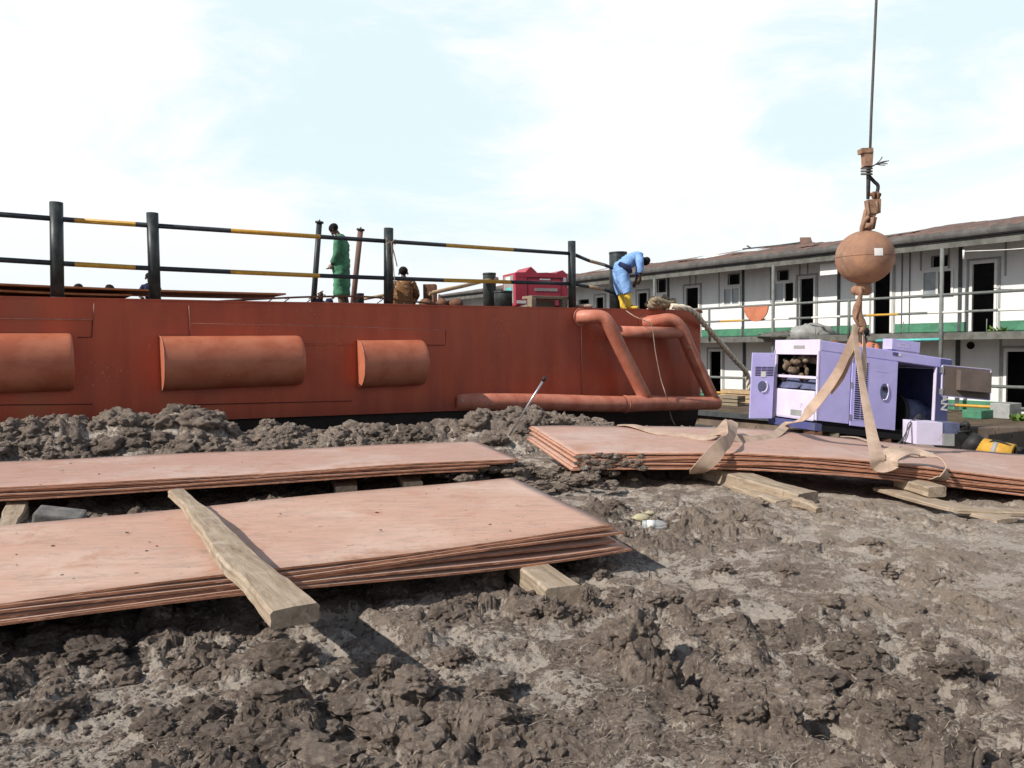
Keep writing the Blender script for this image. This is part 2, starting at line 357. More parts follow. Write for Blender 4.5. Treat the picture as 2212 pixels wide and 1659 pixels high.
M['skin'] = pm('skin', (.075, .040, .028), (.060, .030, .022), 12, .45, .1)
M['gl'] = pm('work_glove', (.40, .33, .27), (.28, .22, .18), 12, .8, .2)
M['gcloth'] = pm('green_cloth', (.085, .27, .155), (.04, .14, .08), 7, .9, .6, .02, 9)
M['bcloth'] = pm('blue_cloth', (.26, .46, .80), (.17, .33, .66), 7, .9, .6, .02, 9)
M['ncloth'] = pm('navy_cloth', (.02, .03, .09), None, 7, .9, .4)
M['trous'] = pm('brown_cloth', (.14, .11, .08), (.10, .075, .05), 7, .9, .4)
M['camo'] = pm('camouflage_cloth', (.26, .13, .05), (.10, .05, .025), 13, .9, .5, .02, 9, c3=(.62, .52, .38), s3=12, t3=.58)
M['boot'] = pm('yellow_rubber', (.80, .58, .08), (.72, .50, .07), 6, .35, .1)
M['hair'] = pm('black_hair', (.010, .008, .008), None, 50, .9, .4)
M['water'] = pm('murky_water', (.030, .028, .022), (.04, .036, .03), 3, .12, .4, .03, 3)
M['teal'] = pm('teal_sticker', (.14, .62, .60), None, 3, .5, 0)
M['orange'] = pm('faded_orange', (.55, .20, .11), (.45, .16, .09), 4, .7, .2)
M['leaf'] = pm('leaf', (.13, .22, .04), (.07, .13, .025), 6, .7, 0)
M['rubber'] = pm('black_rubber', (.015, .015, .015), (.03, .03, .03), 10, .6, .3)
M['foam'] = pm('yellow_foam', (.48, .44, .28), (.4, .36, .24), 12, .9, .6)
M['straw'] = pm('straw', (.48, .41, .32), (.24, .19, .15), 20, .9, 0)
M['concrete'] = pm('concrete', (.22, .215, .20), (.13, .125, .115), 8, .9, .6, .01, 30)
def plastic():
    m, n, L, b = nmat('clear_plastic'); b.inputs['Base Color'].default_value = (.85, .9, .92, 1); b.inputs['Roughness'].default_value = .12
    b.inputs['Transmission Weight'].default_value = .7; return m
M['plastic'] = plastic()
#SECTION_GROUND
# ------------------------------------------------------------------ ground sheet
rx = [0, 60, 130, 200, 260, 330, 380, 440, 490, 505, 560, 600, 650, 700, 760, 820, 880, 940, 1000, 1030, 1100, 1150, 1200, 1290, 1360]
ry = [932, 922, 903, 922, 905, 905, 890, 893, 905, 932, 938, 925, 928, 938, 930, 945, 935, 925, 915, 897, 893, 890, 900, 914, 930]
ra, rz, rY = [], [], []
for x, y in zip(rx, ry):
    Y = float(np.interp(x, [0, 480, 1000, 1290, 1360], [9.4, 10.3, 11.3, 12, 12])); p = atY(x, y, Y); ra.append(p.x / p.y); rz.append(p.z); rY.append(Y)
ra = [-1.5] + ra + [.2, .53, .59, 3]; rz = [.3] + rz + [.0, -.2, -.22, -.22]; rY = [7.5] + rY + [12.4, 12.4, 10.35, 10.2]
ra, rz, rY = map(np.array, (ra, rz, rY))
# lumps seen in the photo: x, y, radius px, height m
LUMPS = [(1375, 1440, 62, .14), (1330, 1390, 55, .06), (1050, 1262, 46, .13), (1000, 1290, 30, .05), (1150, 1335, 42, .08), (1230, 1340, 34, .07), (1200, 1345, 30, .09), (1268, 1318, 18, .07),
         (1080, 1300, 34, .06), (960, 1330, 40, .05), (1250, 1230, 26, .07), (1300, 1250, 20, .05), (760, 1330, 70, -.06), (820, 1370, 60, -.05), (800, 1250, 60, -.04), (520, 1330, 50, .05), (600, 1350, 40, .05),
         (100, 1400, 55, .04), (420, 1330, 40, .05), (190, 1430, 60, .05), (620, 1440, 80, .04), (830, 1480, 55, .05), (980, 1440, 46, .07), (900, 1540, 60, .06), (1060, 1500, 60, .06),
         (1440, 1500, 40, .12), (1500, 1560, 60, .07), (1620, 1590, 50, .08), (1700, 1600, 46, .09), (1780, 1560, 46, .05), (1930, 1590, 50, .07), (1860, 1450, 42, .06), (1990, 1530, 44, .05),
         (2050, 1480, 40, .05), (1880, 1185, 34, .07), (1790, 1175, 16, .05), (1640, 1090, 24, .05), (1720, 1085, 26, .06), (1900, 1235, 40, .05), (1700, 1250, 26, .05), (1560, 1240, 26, .05),
         (1450, 1300, 30, .05), (1490, 1340, 28, .06), (1800, 1320, 30, .05), (2010, 1260, 26, .04), (1500, 1420, 46, -.08), (1440, 1440, 40, -.07), (1840, 1600, 36, .05), (740, 1620, 50, -.05), (250, 1340, 50, .05), (330, 1560, 60, .05), (120, 1540, 70, .04), (1600, 1130, 20, .05), (1330, 1100, 24, .04)]
LUMPW = []
RUTS = []
for rp_ in ([(1425, 1395), (1455, 1470), (1560, 1530)], [(1640, 1545), (1790, 1590), (1930, 1655)], [(1820, 1440), (1900, 1530)], [(730, 1330), (860, 1390)], [(700, 1560), (800, 1650)]):
    for a_, b_ in zip(rp_[:-1], rp_[1:]): pa_, pb_ = atZ(*a_, 0), atZ(*b_, 0); RUTS.append((pa_.x, pa_.y, pb_.x, pb_.y))
for x, y, r, h in LUMPS:
    p = atZ(x, y, 0); LUMPW.append((p.x, p.y + .02, r * p.y / F * 1.15, h * 1.1))
def base_h(x, y):
    x = np.asarray(x, float); y = np.asarray(y, float)
    a = x / np.maximum(y, .3)
    front = y > .3
    z = -.22 * sstep(1.5, 5.0, x) * sstep(4.5, 7.5, y)
    Yr = np.interp(a, ra, rY); Zr = np.interp(a, ra, rz)
    # channel between the two left stacks
    rid = np.exp(-((y - Yr) / .62) ** 2) * np.where(y < Yr, 1, 1)
    z = z + np.where(front, (Zr - z) * rid, 0)
    drop = sstep(Yr + .12, Yr + .85, y); z = np.where(front, z * (1 - drop) - 1.6 * drop, z)
    return z
def detail_h(x, y):
    wx = x + .05 * fbm(x * 3, y * 3, 3, 5); wy = y + .05 * fbm(x * 3, y * 3, 3, 9)
    rough = .22 + 1.15 * sstep(-.22, .28, fbm(x * .75, y * .75, 3, 3))
    smooth_r = 1 - .72 * sstep(.2, .75, x / np.maximum(y, .5) + .25 * fbm(x, y, 2, 77)) * sstep(2.6, 5, y)
    z = .045 * fbm(wx * 1.3, wy * 1.3, 3, 21)
    w1, i1 = worley(wx * 3.6, wy * 3.6, 4); w2, i2 = worley(wx * 9, wy * 9, 8); w3, i3 = worley(wx * 21, wy * 21, 15)
    c1 = np.maximum(0, 1 - (w1 / .52) ** 2) ** .7 * (i1 > .55) * (.5 + i1)
    c2 = np.maximum(0, 1 - (w2 / .52) ** 2) ** .7 * (i2 > .50) * (.5 + i2)
    c3 = np.maximum(0, 1 - (w3 / .55) ** 2) ** .7 * (i3 > .45) * (.5 + i3)
    z = z + (.042 * c1 + .026 * c2 + .011 * c3) * rough * smooth_r
    z = z + (.065 * billow(wx * 3.1, wy * 4.2, 5, 40) - .02) * rough * smooth_r
    z = z - .04 * np.maximum(0, fbm(wx * 2.4, wy * 2.4, 3, 60) - .22) * 3 * rough * smooth_r
    z = z + .010 * fbm(wx * 30, wy * 42, 4, 80, .65)
    z = z + (.075 * fbm(wx * .95 + 3, wy * .95, 3, 141) - .07 * np.maximum(0, billow(wx * 1.25, wy * 1.25, 2, 150) * -1 + .16) * 4) * smooth_r
    for (ax_, ay_, bx_, by_) in RUTS:
        ux_, uy_ = bx_ - ax_, by_ - ay_; l2 = ux_ * ux_ + uy_ * uy_; t = np.clip(((wx - ax_) * ux_ + (wy - ay_) * uy_) / l2, 0, 1); d_ = np.hypot(wx - ax_ - t * ux_, wy - ay_ - t * uy_) + .03 * fbm(x * 8, y * 8, 2, 160)
        z = z - .085 * np.exp(-(d_ / .07) ** 2) + .035 * np.exp(-((d_ - .15) / .06) ** 2)
    return z
def lumps_h(x, y):
    z = np.zeros_like(x)
    for px, py, r, h in LUMPW:
        m = (np.abs(x - px) < r * 1.6) & (np.abs(y - py) < r * 1.6)
        if not m.any(): continue
        xx = x[m] - px; yy = y[m] - py; a = np.arctan2(yy, xx); d = np.hypot(xx, yy)
        rr = r * (1 + .22 * np.sin(a * 3 + px * 9) + .14 * np.sin(a * 5 + py * 7) + .25 * fbm(x[m] * 9, y[m] * 9, 3, 33)); t = np.clip(d / rr, 0, 1.2)
        z[m] += h * np.clip(1 - t * t, 0, 1) ** 1.05 * .55
    return z
def ridge_noise(x, y):
    a = x / np.maximum(y, .3); Yr = np.interp(a, ra, rY); k = np.exp(-((y - Yr) / .9) ** 2) * (y > 3) * (a < .3)
    w, i = worley(x * 3.0 + .3 * fbm(x * 4, y * 4, 3, 2), y * 3.0, 71)
    return k * (.08 * np.maximum(0, 1 - (w / .6) ** 2) * (i - .25) + .12 * (billow(x * 2.6, y * 2.6, 4, 55, .42) - .25))
def full_h(x, y):
    return base_h(x, y) + detail_h(x, y) + lumps_h(x, y) + ridge_noise(x, y)
def gh(x, y):
    return float(base_h(np.array([x]), np.array([y]))[0])
def make_ground():
    tmax = math.radians(37.5)
    th = np.concatenate([np.linspace(-math.pi, -tmax - .12, 60, endpoint=False), np.linspace(-tmax - .12, -tmax, 20, endpoint=False), np.linspace(-tmax, tmax, 1240), np.linspace(tmax, tmax + .12, 20)[1:], np.linspace(tmax + .12, math.pi, 60)[1:]])
    # rows: dense where seen
    dep = []
    yy = 2100.
    while yy > 745 + 115:
        dep.append(EYE * F / (yy - 745)); yy -= (1.35 if yy > 1150 else .9) if yy < 1700 else 6
    dep = [.02, .2, .5, .75] + dep; last = dep[-1]
    while last < 15: last += .09; dep.append(last)
    r = np.array(dep)
    T, RR = np.meshgrid(th, r); 
    X = RR * np.sin(T) / np.maximum(np.cos(np.clip(T, -tmax, tmax)), .5); Y = RR * np.cos(T) / np.maximum(np.cos(np.clip(T, -tmax, tmax)), .5)
    x = X.ravel(); y = Y.ravel(); z = full_h(x, y)
    # sideways push for undercut, crumbly lumps
    k = np.clip(detail_h(x, y) * 12, 0, 1)
    dx = .022 * fbm(x * 14, y * 14, 3, 101) + .008 * fbm(x * 50, y * 50, 2, 103); dy = .022 * fbm(x * 14, y * 14, 3, 102) + .008 * fbm(x * 50, y * 50, 2, 104)
    x2 = x + dx * (.4 + k); y2 = y + dy * (.4 + k)
    far = sstep(5, 9, y); amp = .014 + .02 * far
    x2 = x2 + amp * fbm(y * 9 + 3.1, z * 17, 3, 131); y2 = y2 + amp * fbm(x * 9, z * 17 + 5.3, 3, 132)

    nr, nc = T.shape; idx = np.arange(nr * nc).reshape(nr, nc)
    q = np.stack([idx[:-1, :-1], idx[:-1, 1:], idx[1:, 1:], idx[1:, :-1]], -1).reshape(-1, 4)[:, ::-1]
    me = bpy.data.meshes.new('mud_ground'); me.vertices.add(len(x)); me.vertices.foreach_set('co', np.stack([x2, y2, z], 1).ravel().astype(np.float32))
    me.loops.add(q.size); me.loops.foreach_set('vertex_index', q.ravel().astype(np.int32)); me.polygons.add(len(q))
    me.polygons.foreach_set('loop_start', np.arange(0, q.size, 4, dtype=np.int32)); me.polygons.foreach_set('use_smooth', np.ones(len(q), bool))
    me.update(calc_edges=True)
    at = me.attributes.new('dry', 'FLOAT', 'POINT'); w = 1 - np.clip((z - base_h(x, y)) / .06, -.3, 1.2); at.data.foreach_set('value', w.astype(np.float32))
    me.materials.append(M['mud']); o = bpy.data.objects.new('mud_ground', me); C.objects.link(o); tag(o, kind='structure')
make_ground()
b = MB(); b.quad((-600, -400, -1.55), (600, -400, -1.55), (600, 1500, -1.55), (-600, 1500, -1.55)); tag(b.build('water', M['water']), kind='structure')
# crumbs and fibres lying on the mud: uncountable
def scatter_ground(n, f):
    out = []
    while len(out) < n:
        yy = 745 + (1700 - 745) * random.random() ** .8 + 20; xx = random.uniform(-60, 2280); p = atZ(xx, yy, 0)
        if .8 < p.y < 12: out.append((p.x, p.y))
    xs = np.array([p[0] for p in out]); ys = np.array([p[1] for p in out]); zs = full_h(xs, ys); return zip(xs, ys, zs)
def ico():
    bm = bmesh.new(); bmesh.ops.create_icosphere(bm, subdivisions=1, radius=1); vs = [v.co.copy() for v in bm.verts]; fs = [[v.index for v in f.verts] for f in bm.faces]; bm.free(); return vs, fs
IV, IF = ico()
IVA = np.array([tuple(v) for v in IV])
b = MB()
for x, y, z in scatter_ground(9500, 0):
    s = .003 + .015 * random.random() ** 4; o3 = random.random() * 50
    nn = 1 + .9 * (np.abs(perlin(IVA[:, 0] * 1.7 + o3, IVA[:, 1] * 1.7 + IVA[:, 2] * 1.3, 3)) - .2)
    M3 = Matrix.Rotation(random.random() * 6, 3, 'Z'); sc = (s * random.uniform(.8, 1.5), s * random.uniform(.7, 1.2), s * random.uniform(.5, .9))
    vs = [M3 @ V3((v[0] * k * sc[0], v[1] * k * sc[1], v[2] * k * sc[2])) + V3((x, y, z + s * .2)) for v, k in zip(IVA, nn)]
    b.add(vs, IF, 0, False)
CB = b
from mathutils import noise as mn
def ico_n(k):
    bm = bmesh.new(); bmesh.ops.create_icosphere(bm, subdivisions=k, radius=1); vs = [v.co.copy() for v in bm.verts]; fs = [[v.index for v in f.verts] for f in bm.faces]; bm.free(); return vs, fs
ICO = {k: ico_n(k) for k in (2, 3, 4, 5)}
def clod(b, c, sc, k, seed, rough=1.):
    vs, fs = ICO[k]; off = V3((seed * 3.7, seed * 1.9, seed * .77)); Mr = Matrix.Rotation(seed * 2.1, 3, 'Z') @ Matrix.Rotation(seed * 1.3, 3, 'X'); out = []
    big = sc[0] > .05
    for v in vs:
        p = v * 1.25 + off; d = 1 + .42 * rough * mn.noise(p) + .30 * rough * mn.noise(p * 2.3)
        ce = mn.voronoi(p * 1.7)[0][0]; d -= .22 * ce * rough
        d += .16 * rough * mn.noise(p * 5.1)
        if big: d += .10 * rough * mn.noise(p * 11) + .055 * rough * mn.noise(p * 23)
        q = Mr @ (v * d); out.append(V3((q.x * sc[0], q.y * sc[1], q.z * sc[2])) + c)
    b.add(out, fs, 0, k > 3)
b = MB(); sd_ = 0; rr_ = random.Random(77)
for (px, py, r, h) in LUMPW:
    if h <= 0: continue
    n_ = 1 + int(r > .10) + rr_.randint(0, 1)
    for q_ in range(n_):
        sd_ += 1; f_ = 1 if q_ == 0 else rr_.uniform(.4, .7); x = px + (0 if q_ == 0 else rr_.gauss(0, r * .6)); y = py + (0 if q_ == 0 else rr_.gauss(0, r * .6)); hh = h * f_ * .9
        z = float(full_h(np.array([x]), np.array([y]))[0]); clod(b, V3((x, y, z - hh * .15)), (r * .78 * f_, r * .72 * f_, max(hh * .75, r * .4 * f_)), 5 if f_ == 1 else 4, sd_)
# ridge of thrown-up lumps in front of the hull
for q_ in range(330):
    a = rr_.uniform(-.74, .13); Yr = float(np.interp(a, ra, rY)); y = Yr + rr_.uniform(-.75, .12); x = a * y; sd_ += 1
    r = .05 + .13 * rr_.random() ** 1.6; z = float(full_h(np.array([x]), np.array([y]))[0]); clod(b, V3((x, y, z - r * .1)), (r * 1.2, r, r * .75), 4 if r > .1 else 3, sd_)
tot = 0
for x, y, z in scatter_ground(2100, 0):
    sd_ += 1; dens = float(fbm(np.array([x * .75]), np.array([y * .75]), 3, 3)[0])
    if dens < .0 or x / y > .55 and rr_.random() < .7: continue
    r = .010 + .065 * rr_.random() ** 2.6
    clod(b, V3((x, y, z - r * .05)), (r * rr_.uniform(.9, 1.7), r, r * rr_.uniform(.55, .9)), 3 if r > .025 or y < 4 else 2, sd_)
def cling(x0, x1, y0f, Y, n_, z0, z1, r0, r1):
    global sd_
    for q_ in range(n_):
        sd_ += 1; t = rr_.random(); X_ = x0 + (x1 - x0) * t; r = rr_.uniform(r0, r1)
        clod(b, V3((X_, Y + rr_.uniform(-.02, .02), z0 + (z1 - z0) * rr_.random())), (r * 1.6, r * .7, r * .7), 3, sd_)
cling(.62, 1.3, 0, 7.70, 70, .19, .34, .015, .04)
for q_ in range(60):
    sd_ += 1; p = atZ(rr_.uniform(985, 1130), rr_.uniform(985, 1008), .27); r = rr_.uniform(.03, .07); clod(b, V3((p.x, p.y, .24 + rr_.uniform(-.06, .03))), (r * 1.5, r, r * .6), 3, sd_)
for q_ in range(110):
    sd_ += 1; p = atZ(rr_.uniform(985, 1330), rr_.uniform(1000, 1040), .15); r = rr_.uniform(.02, .07); clod(b, V3((p.x, p.y, .16 + rr_.uniform(-.12, .02))), (r * 1.5, r, r * .7), 3, sd_)
tag(b.build('mud_clods', M['mud'], weld=False), 'rough torn clods of dried mud heaped and scattered over the ground', 'mud clods', kind='stuff')
b = CB
tag(b.build('mud_crumbs', M['mud'], weld=False), 'small loose crumbs of dried mud scattered over the ground', 'mud crumbs', kind='stuff')
b = MB()
for x, y, z in scatter_ground(6500, 0):
    l = random.uniform(.01, .05) * (1 if random.random() < .93 else 2.2); a = random.gauss(.1, .9); w = .0011
    d = V3((math.cos(a), math.sin(a), random.gauss(0, .25))).normalized() * l; p = V3((x, y, z + .004)); q = V3((-d.y, d.x, 0)).normalized() * w
    mid = p + d * .5 + V3((random.gauss(0, .1) * l, random.gauss(0, .1) * l, .15 * l))
    b.add([p - q, p + q, mid + q, mid - q, p + d + q * .5, p + d - q * .5], [(0, 1, 2, 3), (3, 2, 4, 5)])
tag(b.build('straw_litter', M['straw'], weld=False), 'thin dry straw and root fibres strewn over the mud', 'straw litter', kind='stuff')
#SECTION_BARGE
# ------------------------------------------------------------------ red barge
HU = V3((.827, .562, 0)).normalized(); HN = V3((.562, -.827, 0)).normalized(); H0 = V3((-6.8, 10.3, 0)); DZ = 2.177
hullp = lambda t, off, z: H0 + HU * t + HN * off + V3((0, 0, z))
def onh(x, y, off=0): return onplane(x, y, H0 + HN * off, HN)
def tof(x, y=700, off=0): return (onh(x, y, off) - H0).dot(HU)
barge = thing('barge', hullp(5, 0, 0), 'long rust-red steel barge hull with half round fenders behind the mud bank', 'barge')
T0, T1 = -6., tof(1522, 700)
def zb(t): return float(np.interp(t, [-6, 0, 2.8, 6.9, 12, 14], [.42, .42, .36, .25, .02, -.02]))
b = MB(); cols = np.linspace(T0, T1 - .22, 150); rows = 14
def wav(t, u): 
    return .012 * math.sin((t - 6.0) * 2 * math.pi / .78) * (1 if t > 6.9 else .2) * math.sin(math.pi * min(1, u * 1.05)) + .006 * math.sin(t * 1.7)
for t in cols:
    for j in range(rows + 1):
        u = j / rows; b.v.append(hullp(t, wav(t, u), zb(t) + (DZ - zb(t)) * u))
R_ = .22
for k in range(1, 11):     # rounded bow corner
    a = math.pi / 2 * k / 10
    for j in range(rows + 1):
        u = j / rows; t = T1 - R_ + R_ * math.sin(a); b.v.append(hullp(t, -R_ + R_ * math.cos(a), zb(T1) + (DZ - zb(T1)) * u))
for j in range(rows + 1): b.v.append(hullp(T1, -9, zb(T1) + (DZ - zb(T1)) * j / rows))
nc = len(b.v) // (rows + 1)
for i in range(nc - 1):
    for j in range(rows):
        a = i * (rows + 1) + j; b.f.append([a, a + rows + 1, a + rows + 2, a + 1]); b.m.append(0); b.sm.append(True)
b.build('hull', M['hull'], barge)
b = MB()   # black bottom drawn in under the bilge, deep shadow put into its paint colour
prof = [(0, 0), (-.06, -.02), (-.12, -.35), (-.5, -1.1), (-1.3, -1.7)]
ts = list(np.linspace(T0, T1 - .12, 60))
for t in ts:
    for (o, dz) in prof: b.v.append(hullp(t, o - .004, zb(t) + dz))
for k, (o, dz) in enumerate(prof): pass
ncl = len(ts)
for (o, dz) in prof: b.v.append(hullp(T1 - .05 + o * .5, -.4 + o, zb(T1) + dz))
for (o, dz) in prof: b.v.append(hullp(T1 - .03 + o * .5, -9, zb(T1) + dz))
for i in range(ncl + 1):
    for j in range(len(prof) - 1):
        a = i * len(prof) + j; c = a + len(prof); b.f.append([a, a + 1, c + 1, c]); b.m.append(0); b.sm.append(False)
b.build('bottom', M['black_hull'], barge)
b = MB(); fh = lambda p: hullp(p[0], -p[1], p[2])
b.rng(T0, T1 - .03, .03, 9, DZ - .05, DZ - .006, fh); b.build('deck', M['deck'], barge)
b = MB(); b.rng(T0, T1 - .1, -.012, .05, DZ - .012, DZ + .012, fh); b.build('deck_edge', M['hull'], barge)
# weld beads and doubler plate outlines
def bead(pts, m, nm='weld_bead', r=.009):
    b = MB(); P = [onh(x, y, .012) for x, y in pts]; b.tube(P, r, 6); b.build(nm, M[m], barge)
bead([(-60, 687), (198, 691)], 'seam'); bead([(203, 656), (202, 690)], 'seam'); bead([(408, 660), (411, 723)], 'seam'); bead([(411, 698), (700, 704), (962, 713)], 'seam')
bead([(200, 692), (198, 728), (168, 729)], 'darkseam', r=.007); bead([(655, 742), (962, 745), (963, 714)], 'darkseam', r=.007); bead([(-60, 875), (200, 873)], 'darkseam', r=.006)
bead([(410, 874), (760, 866)], 'darkseam', r=.006); bead([(1255, 700), (1258, 856)], 'seam', r=.006)
# doubler strake: thin raised plate
def doubler(x0, x1, ya, yb):
    b = MB(); P = [onh(x0, ya, .018), onh(x1, ya + (x1 - x0) * .02, .018), onh(x1, yb, .018), onh(x0, yb - (x1 - x0) * .0, .018)]; b.prism(P, HN * -.014); return b
doubler(411, 962, 662, 745).build('doubler_plate', M['hull'], barge)
# half round fenders
def fender(x0, x1, ytop, ybot, lab=None):
    t0, t1 = tof(x0, 780), tof(x1, 780); xm = (max(x0, 60) + x1) / 2
    zt = onh(max(x0, 0), ytop).z; zbm = onh(max(x0, 0), ybot).z; zc = (zt + zbm) / 2; r = (zt - zbm) / 2; d = .34
    b = MB(); N = 24
    prof_ = [(-.012, r)] + [(d * math.sin(math.pi * k / N) ** .85 if 0 < k < N else 0, r * math.cos(math.pi * k / N)) for k in range(0, N + 1)] + [(-.012, -r)]
    tt = [t0] + list(np.linspace(t0 + .02, t1 - .1, 12)) + [t1 - .05, t1 - .015, t1]
    sc = [1] + [1] * 12 + [1, .985, .955]
    for t, s_ in zip(tt, sc):
        for (o, z) in prof_: b.v.append(hullp(t, o * s_, zc + z * s_))
    m_ = len(prof_)
    for i in range(len(tt) - 1):
        for j in range(m_ - 1): a = i * m_ + j; b.f.append([a, a + m_, a + m_ + 1, a + 1]); b.m.append(0); b.sm.append(True)
    b.f.append(list(range(m_))); b.m.append(0); b.sm.append(False); b.f.append([(len(tt) - 1) * m_ + k for k in range(m_)][::-1]); b.m.append(0); b.sm.append(False)
    o = b.build('fender', M['fender'], barge)
    b = MB(); b.tube([hullp(t0, .0 + d * math.sin(math.pi * k / 20) ** .85 if 0 < k < 20 else 0, zc + r * math.cos(math.pi * k / 20)) for k in range(21)], .008, 6); b.build('weld_bead', M['seam'], o)
fender(-140, 156, 720, 850); fender(346, 647, 726, 844); fender(771, 910, 735, 838)
# tubular push frame on the bow
def P_(x, y, o): return onh(x, y, o)
fr_t = thing  # alias unused
b = MB(); b.tube(crom([P_(982, 868, -.1), P_(1060, 868, .05), P_(1180, 869, .2), P_(1290, 872, .38), P_(1350, 873, .45)], 6), .165, 18); pb = b.build('bottom_pipe', M['pipe'], barge)
b = MB(); b.tube([P_(1345, 873, .44), P_(1400, 871, .5), P_(1470, 871, .5), P_(1548, 870, .5)], [.175, .17, .155, .155], 18, caps=False)
b.tube([P_(1349, 873, .44), P_(1351, 873, .44)], .186, 18)
e = P_(1548, 870, .5); e2 = P_(1530, 870, .5); b.tube([e, e2], .14, 18, caps=False)
b.build('bottom_pipe', M['pipe'], barge)
b = MB(); b.tube([P_(1547, 870, .5), P_(1545, 870, .5)], .15, 18); b.build('pipe_mouth_shade', M['dark'], pb)  # black disc standing in for the shade inside the open pipe
b = MB(); b.tube(crom([P_(1250, 685, -.02), P_(1275, 684, .2), P_(1300, 686, .34), P_(1316, 703, .40), P_(1345, 762, .42), P_(1398, 868, .48)], 7), .142, 18); b.build('frame_strut', M['pipe'], barge)
b = MB(); b.tube([P_(1253, 685, .0), P_(1255, 685, .03)], .185, 20); b.build('flange', M['pipe'], barge)
b = MB(); b.tube(crom([P_(1390, 698, -.02), P_(1418, 694, .2), P_(1450, 692, .34), P_(1472, 712, .40), P_(1495, 765, .42), P_(1543, 868, .48)], 7), .142, 18); b.build('frame_strut', M['pipe'], barge)
b = MB(); b.tube([P_(1392, 698, .0), P_(1394, 698, .03)], .18, 20); b.build('flange', M['pipe'], barge)
b = MB(); b.tube([P_(1328, 717, .40), P_(1476, 719, .40)], .125, 18); b.build('crossbar', M['pipe'], barge)
# railing on the barge
rail = MB(); railing = bpy.data.objects.new('railing', None)
railing = thing('railing', hullp(5, -.1, DZ), 'black and yellow striped pipe railing along the deck edge of the red barge', 'railing')
RO = -.14
def post(x, ytop, ybot, r, xt=None):
    pb_ = onh(x, ybot, RO); pb_.z = DZ; pt = onh(xt if xt is not None else x, ytop, RO)
    b = MB(); b.tube([pb_, pt], r, 18); b.tube([pb_, pb_ + V3((0, 0, .02))], r * 1.15, 18); b.build('post', M['black'], railing)
post(124, 437, 643, .085, 121.5); post(335, 460, 650, .083, 329); post(839, 493, 655, .083, 839.5); post(1236, 521, 665, .080, 1235)
def stripe_rail(pts, r, breaks):
    """pts: (x, y) polyline sighted on the railing plane; breaks: (x end, material)"""
    xs = [p[0] for p in pts]; ys = [p[1] for p in pts]; rl = None
    x0 = xs[0]
    b = MB()
    mats = [M['blackrail'], M['yellow']]
    for x1, mk in breaks:
        b.tube([onh(x0, np.interp(x0, xs, ys), RO), onh(x1, np.interp(x1, xs, ys), RO)], r, 14, mi=0 if mk == 'b' else 1); x0 = x1
    return b.build('rail', mats, railing)
stripe_rail([(-150, 451.5), (0, 465), (1236, 548)], .036, [(160, 'b'), (292, 'y'), (498, 'b'), (691, 'y'), (962, 'b'), (1108, 'y'), (1236, 'b')])
stripe_rail([(-150, 552), (0, 562), (330, 580), (839, 602), (1236, 613)], .036, [(161, 'b'), (292, 'y'), (497, 'b'), (690, 'y'), (957, 'b'), (1102, 'y'), (1236, 'b')])
# the return rails to the big bollard
Bb = atY(1335, 668, 17.6); Bb.z = DZ
for y0, pts in ((548, [(1272, 563), (1305, 572), (1332, 583)]), (613, [(1270, 619), (1304, 625), (1325, 632)])):
    p0 = onh(1236, y0, RO); b = MB(); prev = p0
    for k, (x, y) in enumerate(pts):
        q = atY(x, y, p0.y + (x - 1236) / 98 * (17.4 - p0.y)); b.tube([prev, q], .036, 14, mi=k % 2); prev = q
    if y0 == 613: b.tube([prev, atY(1342, 655, 17.3)], .036, 14)
    b.build('rail', [M['blackrail'], M['tan']], railing)
def bollard(x, ytop, r, Y, lab, mk='black'):
    t = atY(x, ytop, Y); z0 = DZ - .006; b = MB(); p = V3((t.x, t.y, z0)); H = t.z - z0
    o = thing('bollard', p, lab, 'bollard')
    b.tube([p, p + V3((0, 0, H - .02)), p + V3((0, 0, H))], [r, r, r * .97], 26); b.tube([p, p + V3((0, 0, .025))], r * 1.12, 26); b.build('post', M[mk], o)
    b = MB(); b.tube([p + V3((0, 0, H - .03)), p + V3((0, 0, H + .012))], r * 1.03, 26); b.build('cap', M['black'], o)
bollard(1335, 546, .20, 17.6, 'tall wide black steel bollard behind the person in blue on the barge bow')
bollard(1057, 591, .145, 17.2, 'black round bollard left of the red machine, taller of the pair')
bollard(1087, 630, .185, 15.9, 'short wide scuffed bollard at the deck edge in front of the red machine')
bollard(776, 635, .09, 15.2, 'small low black bollard behind the rust-brown leaning pole')
def pole(xb, yb, xt, yt, Y, r, mk, lab):
    p0 = atY(xb, yb, Y); p1 = atY(xt, yt, Y); d = (p1 - p0).normalized(); p0 = p0 - d * ((p0.z - DZ) / d.z)
    o = thing('vent_pole', p0, lab, 'pole'); b = MB(); b.tube([p0, p0.lerp(p1, .45), p1], r, 16); b.build('pipe', M[mk], o)
    b = MB(); b.tube([p1 - d * .02, p1 + d * .015], r * 1.5, 16); b.tube([p1, p1 + d * .05], r * .25, 8); b.build('cap', M['black'], o)
pole(678, 640, 690, 480, 14.6, .052, 'black', 'slim leaning dark grey capped pole just left of the person in green')
pole(764, 640, 779, 496, 14.9, .052, 'rustpole', 'slim leaning rust-brown capped pole just right of the person in green')
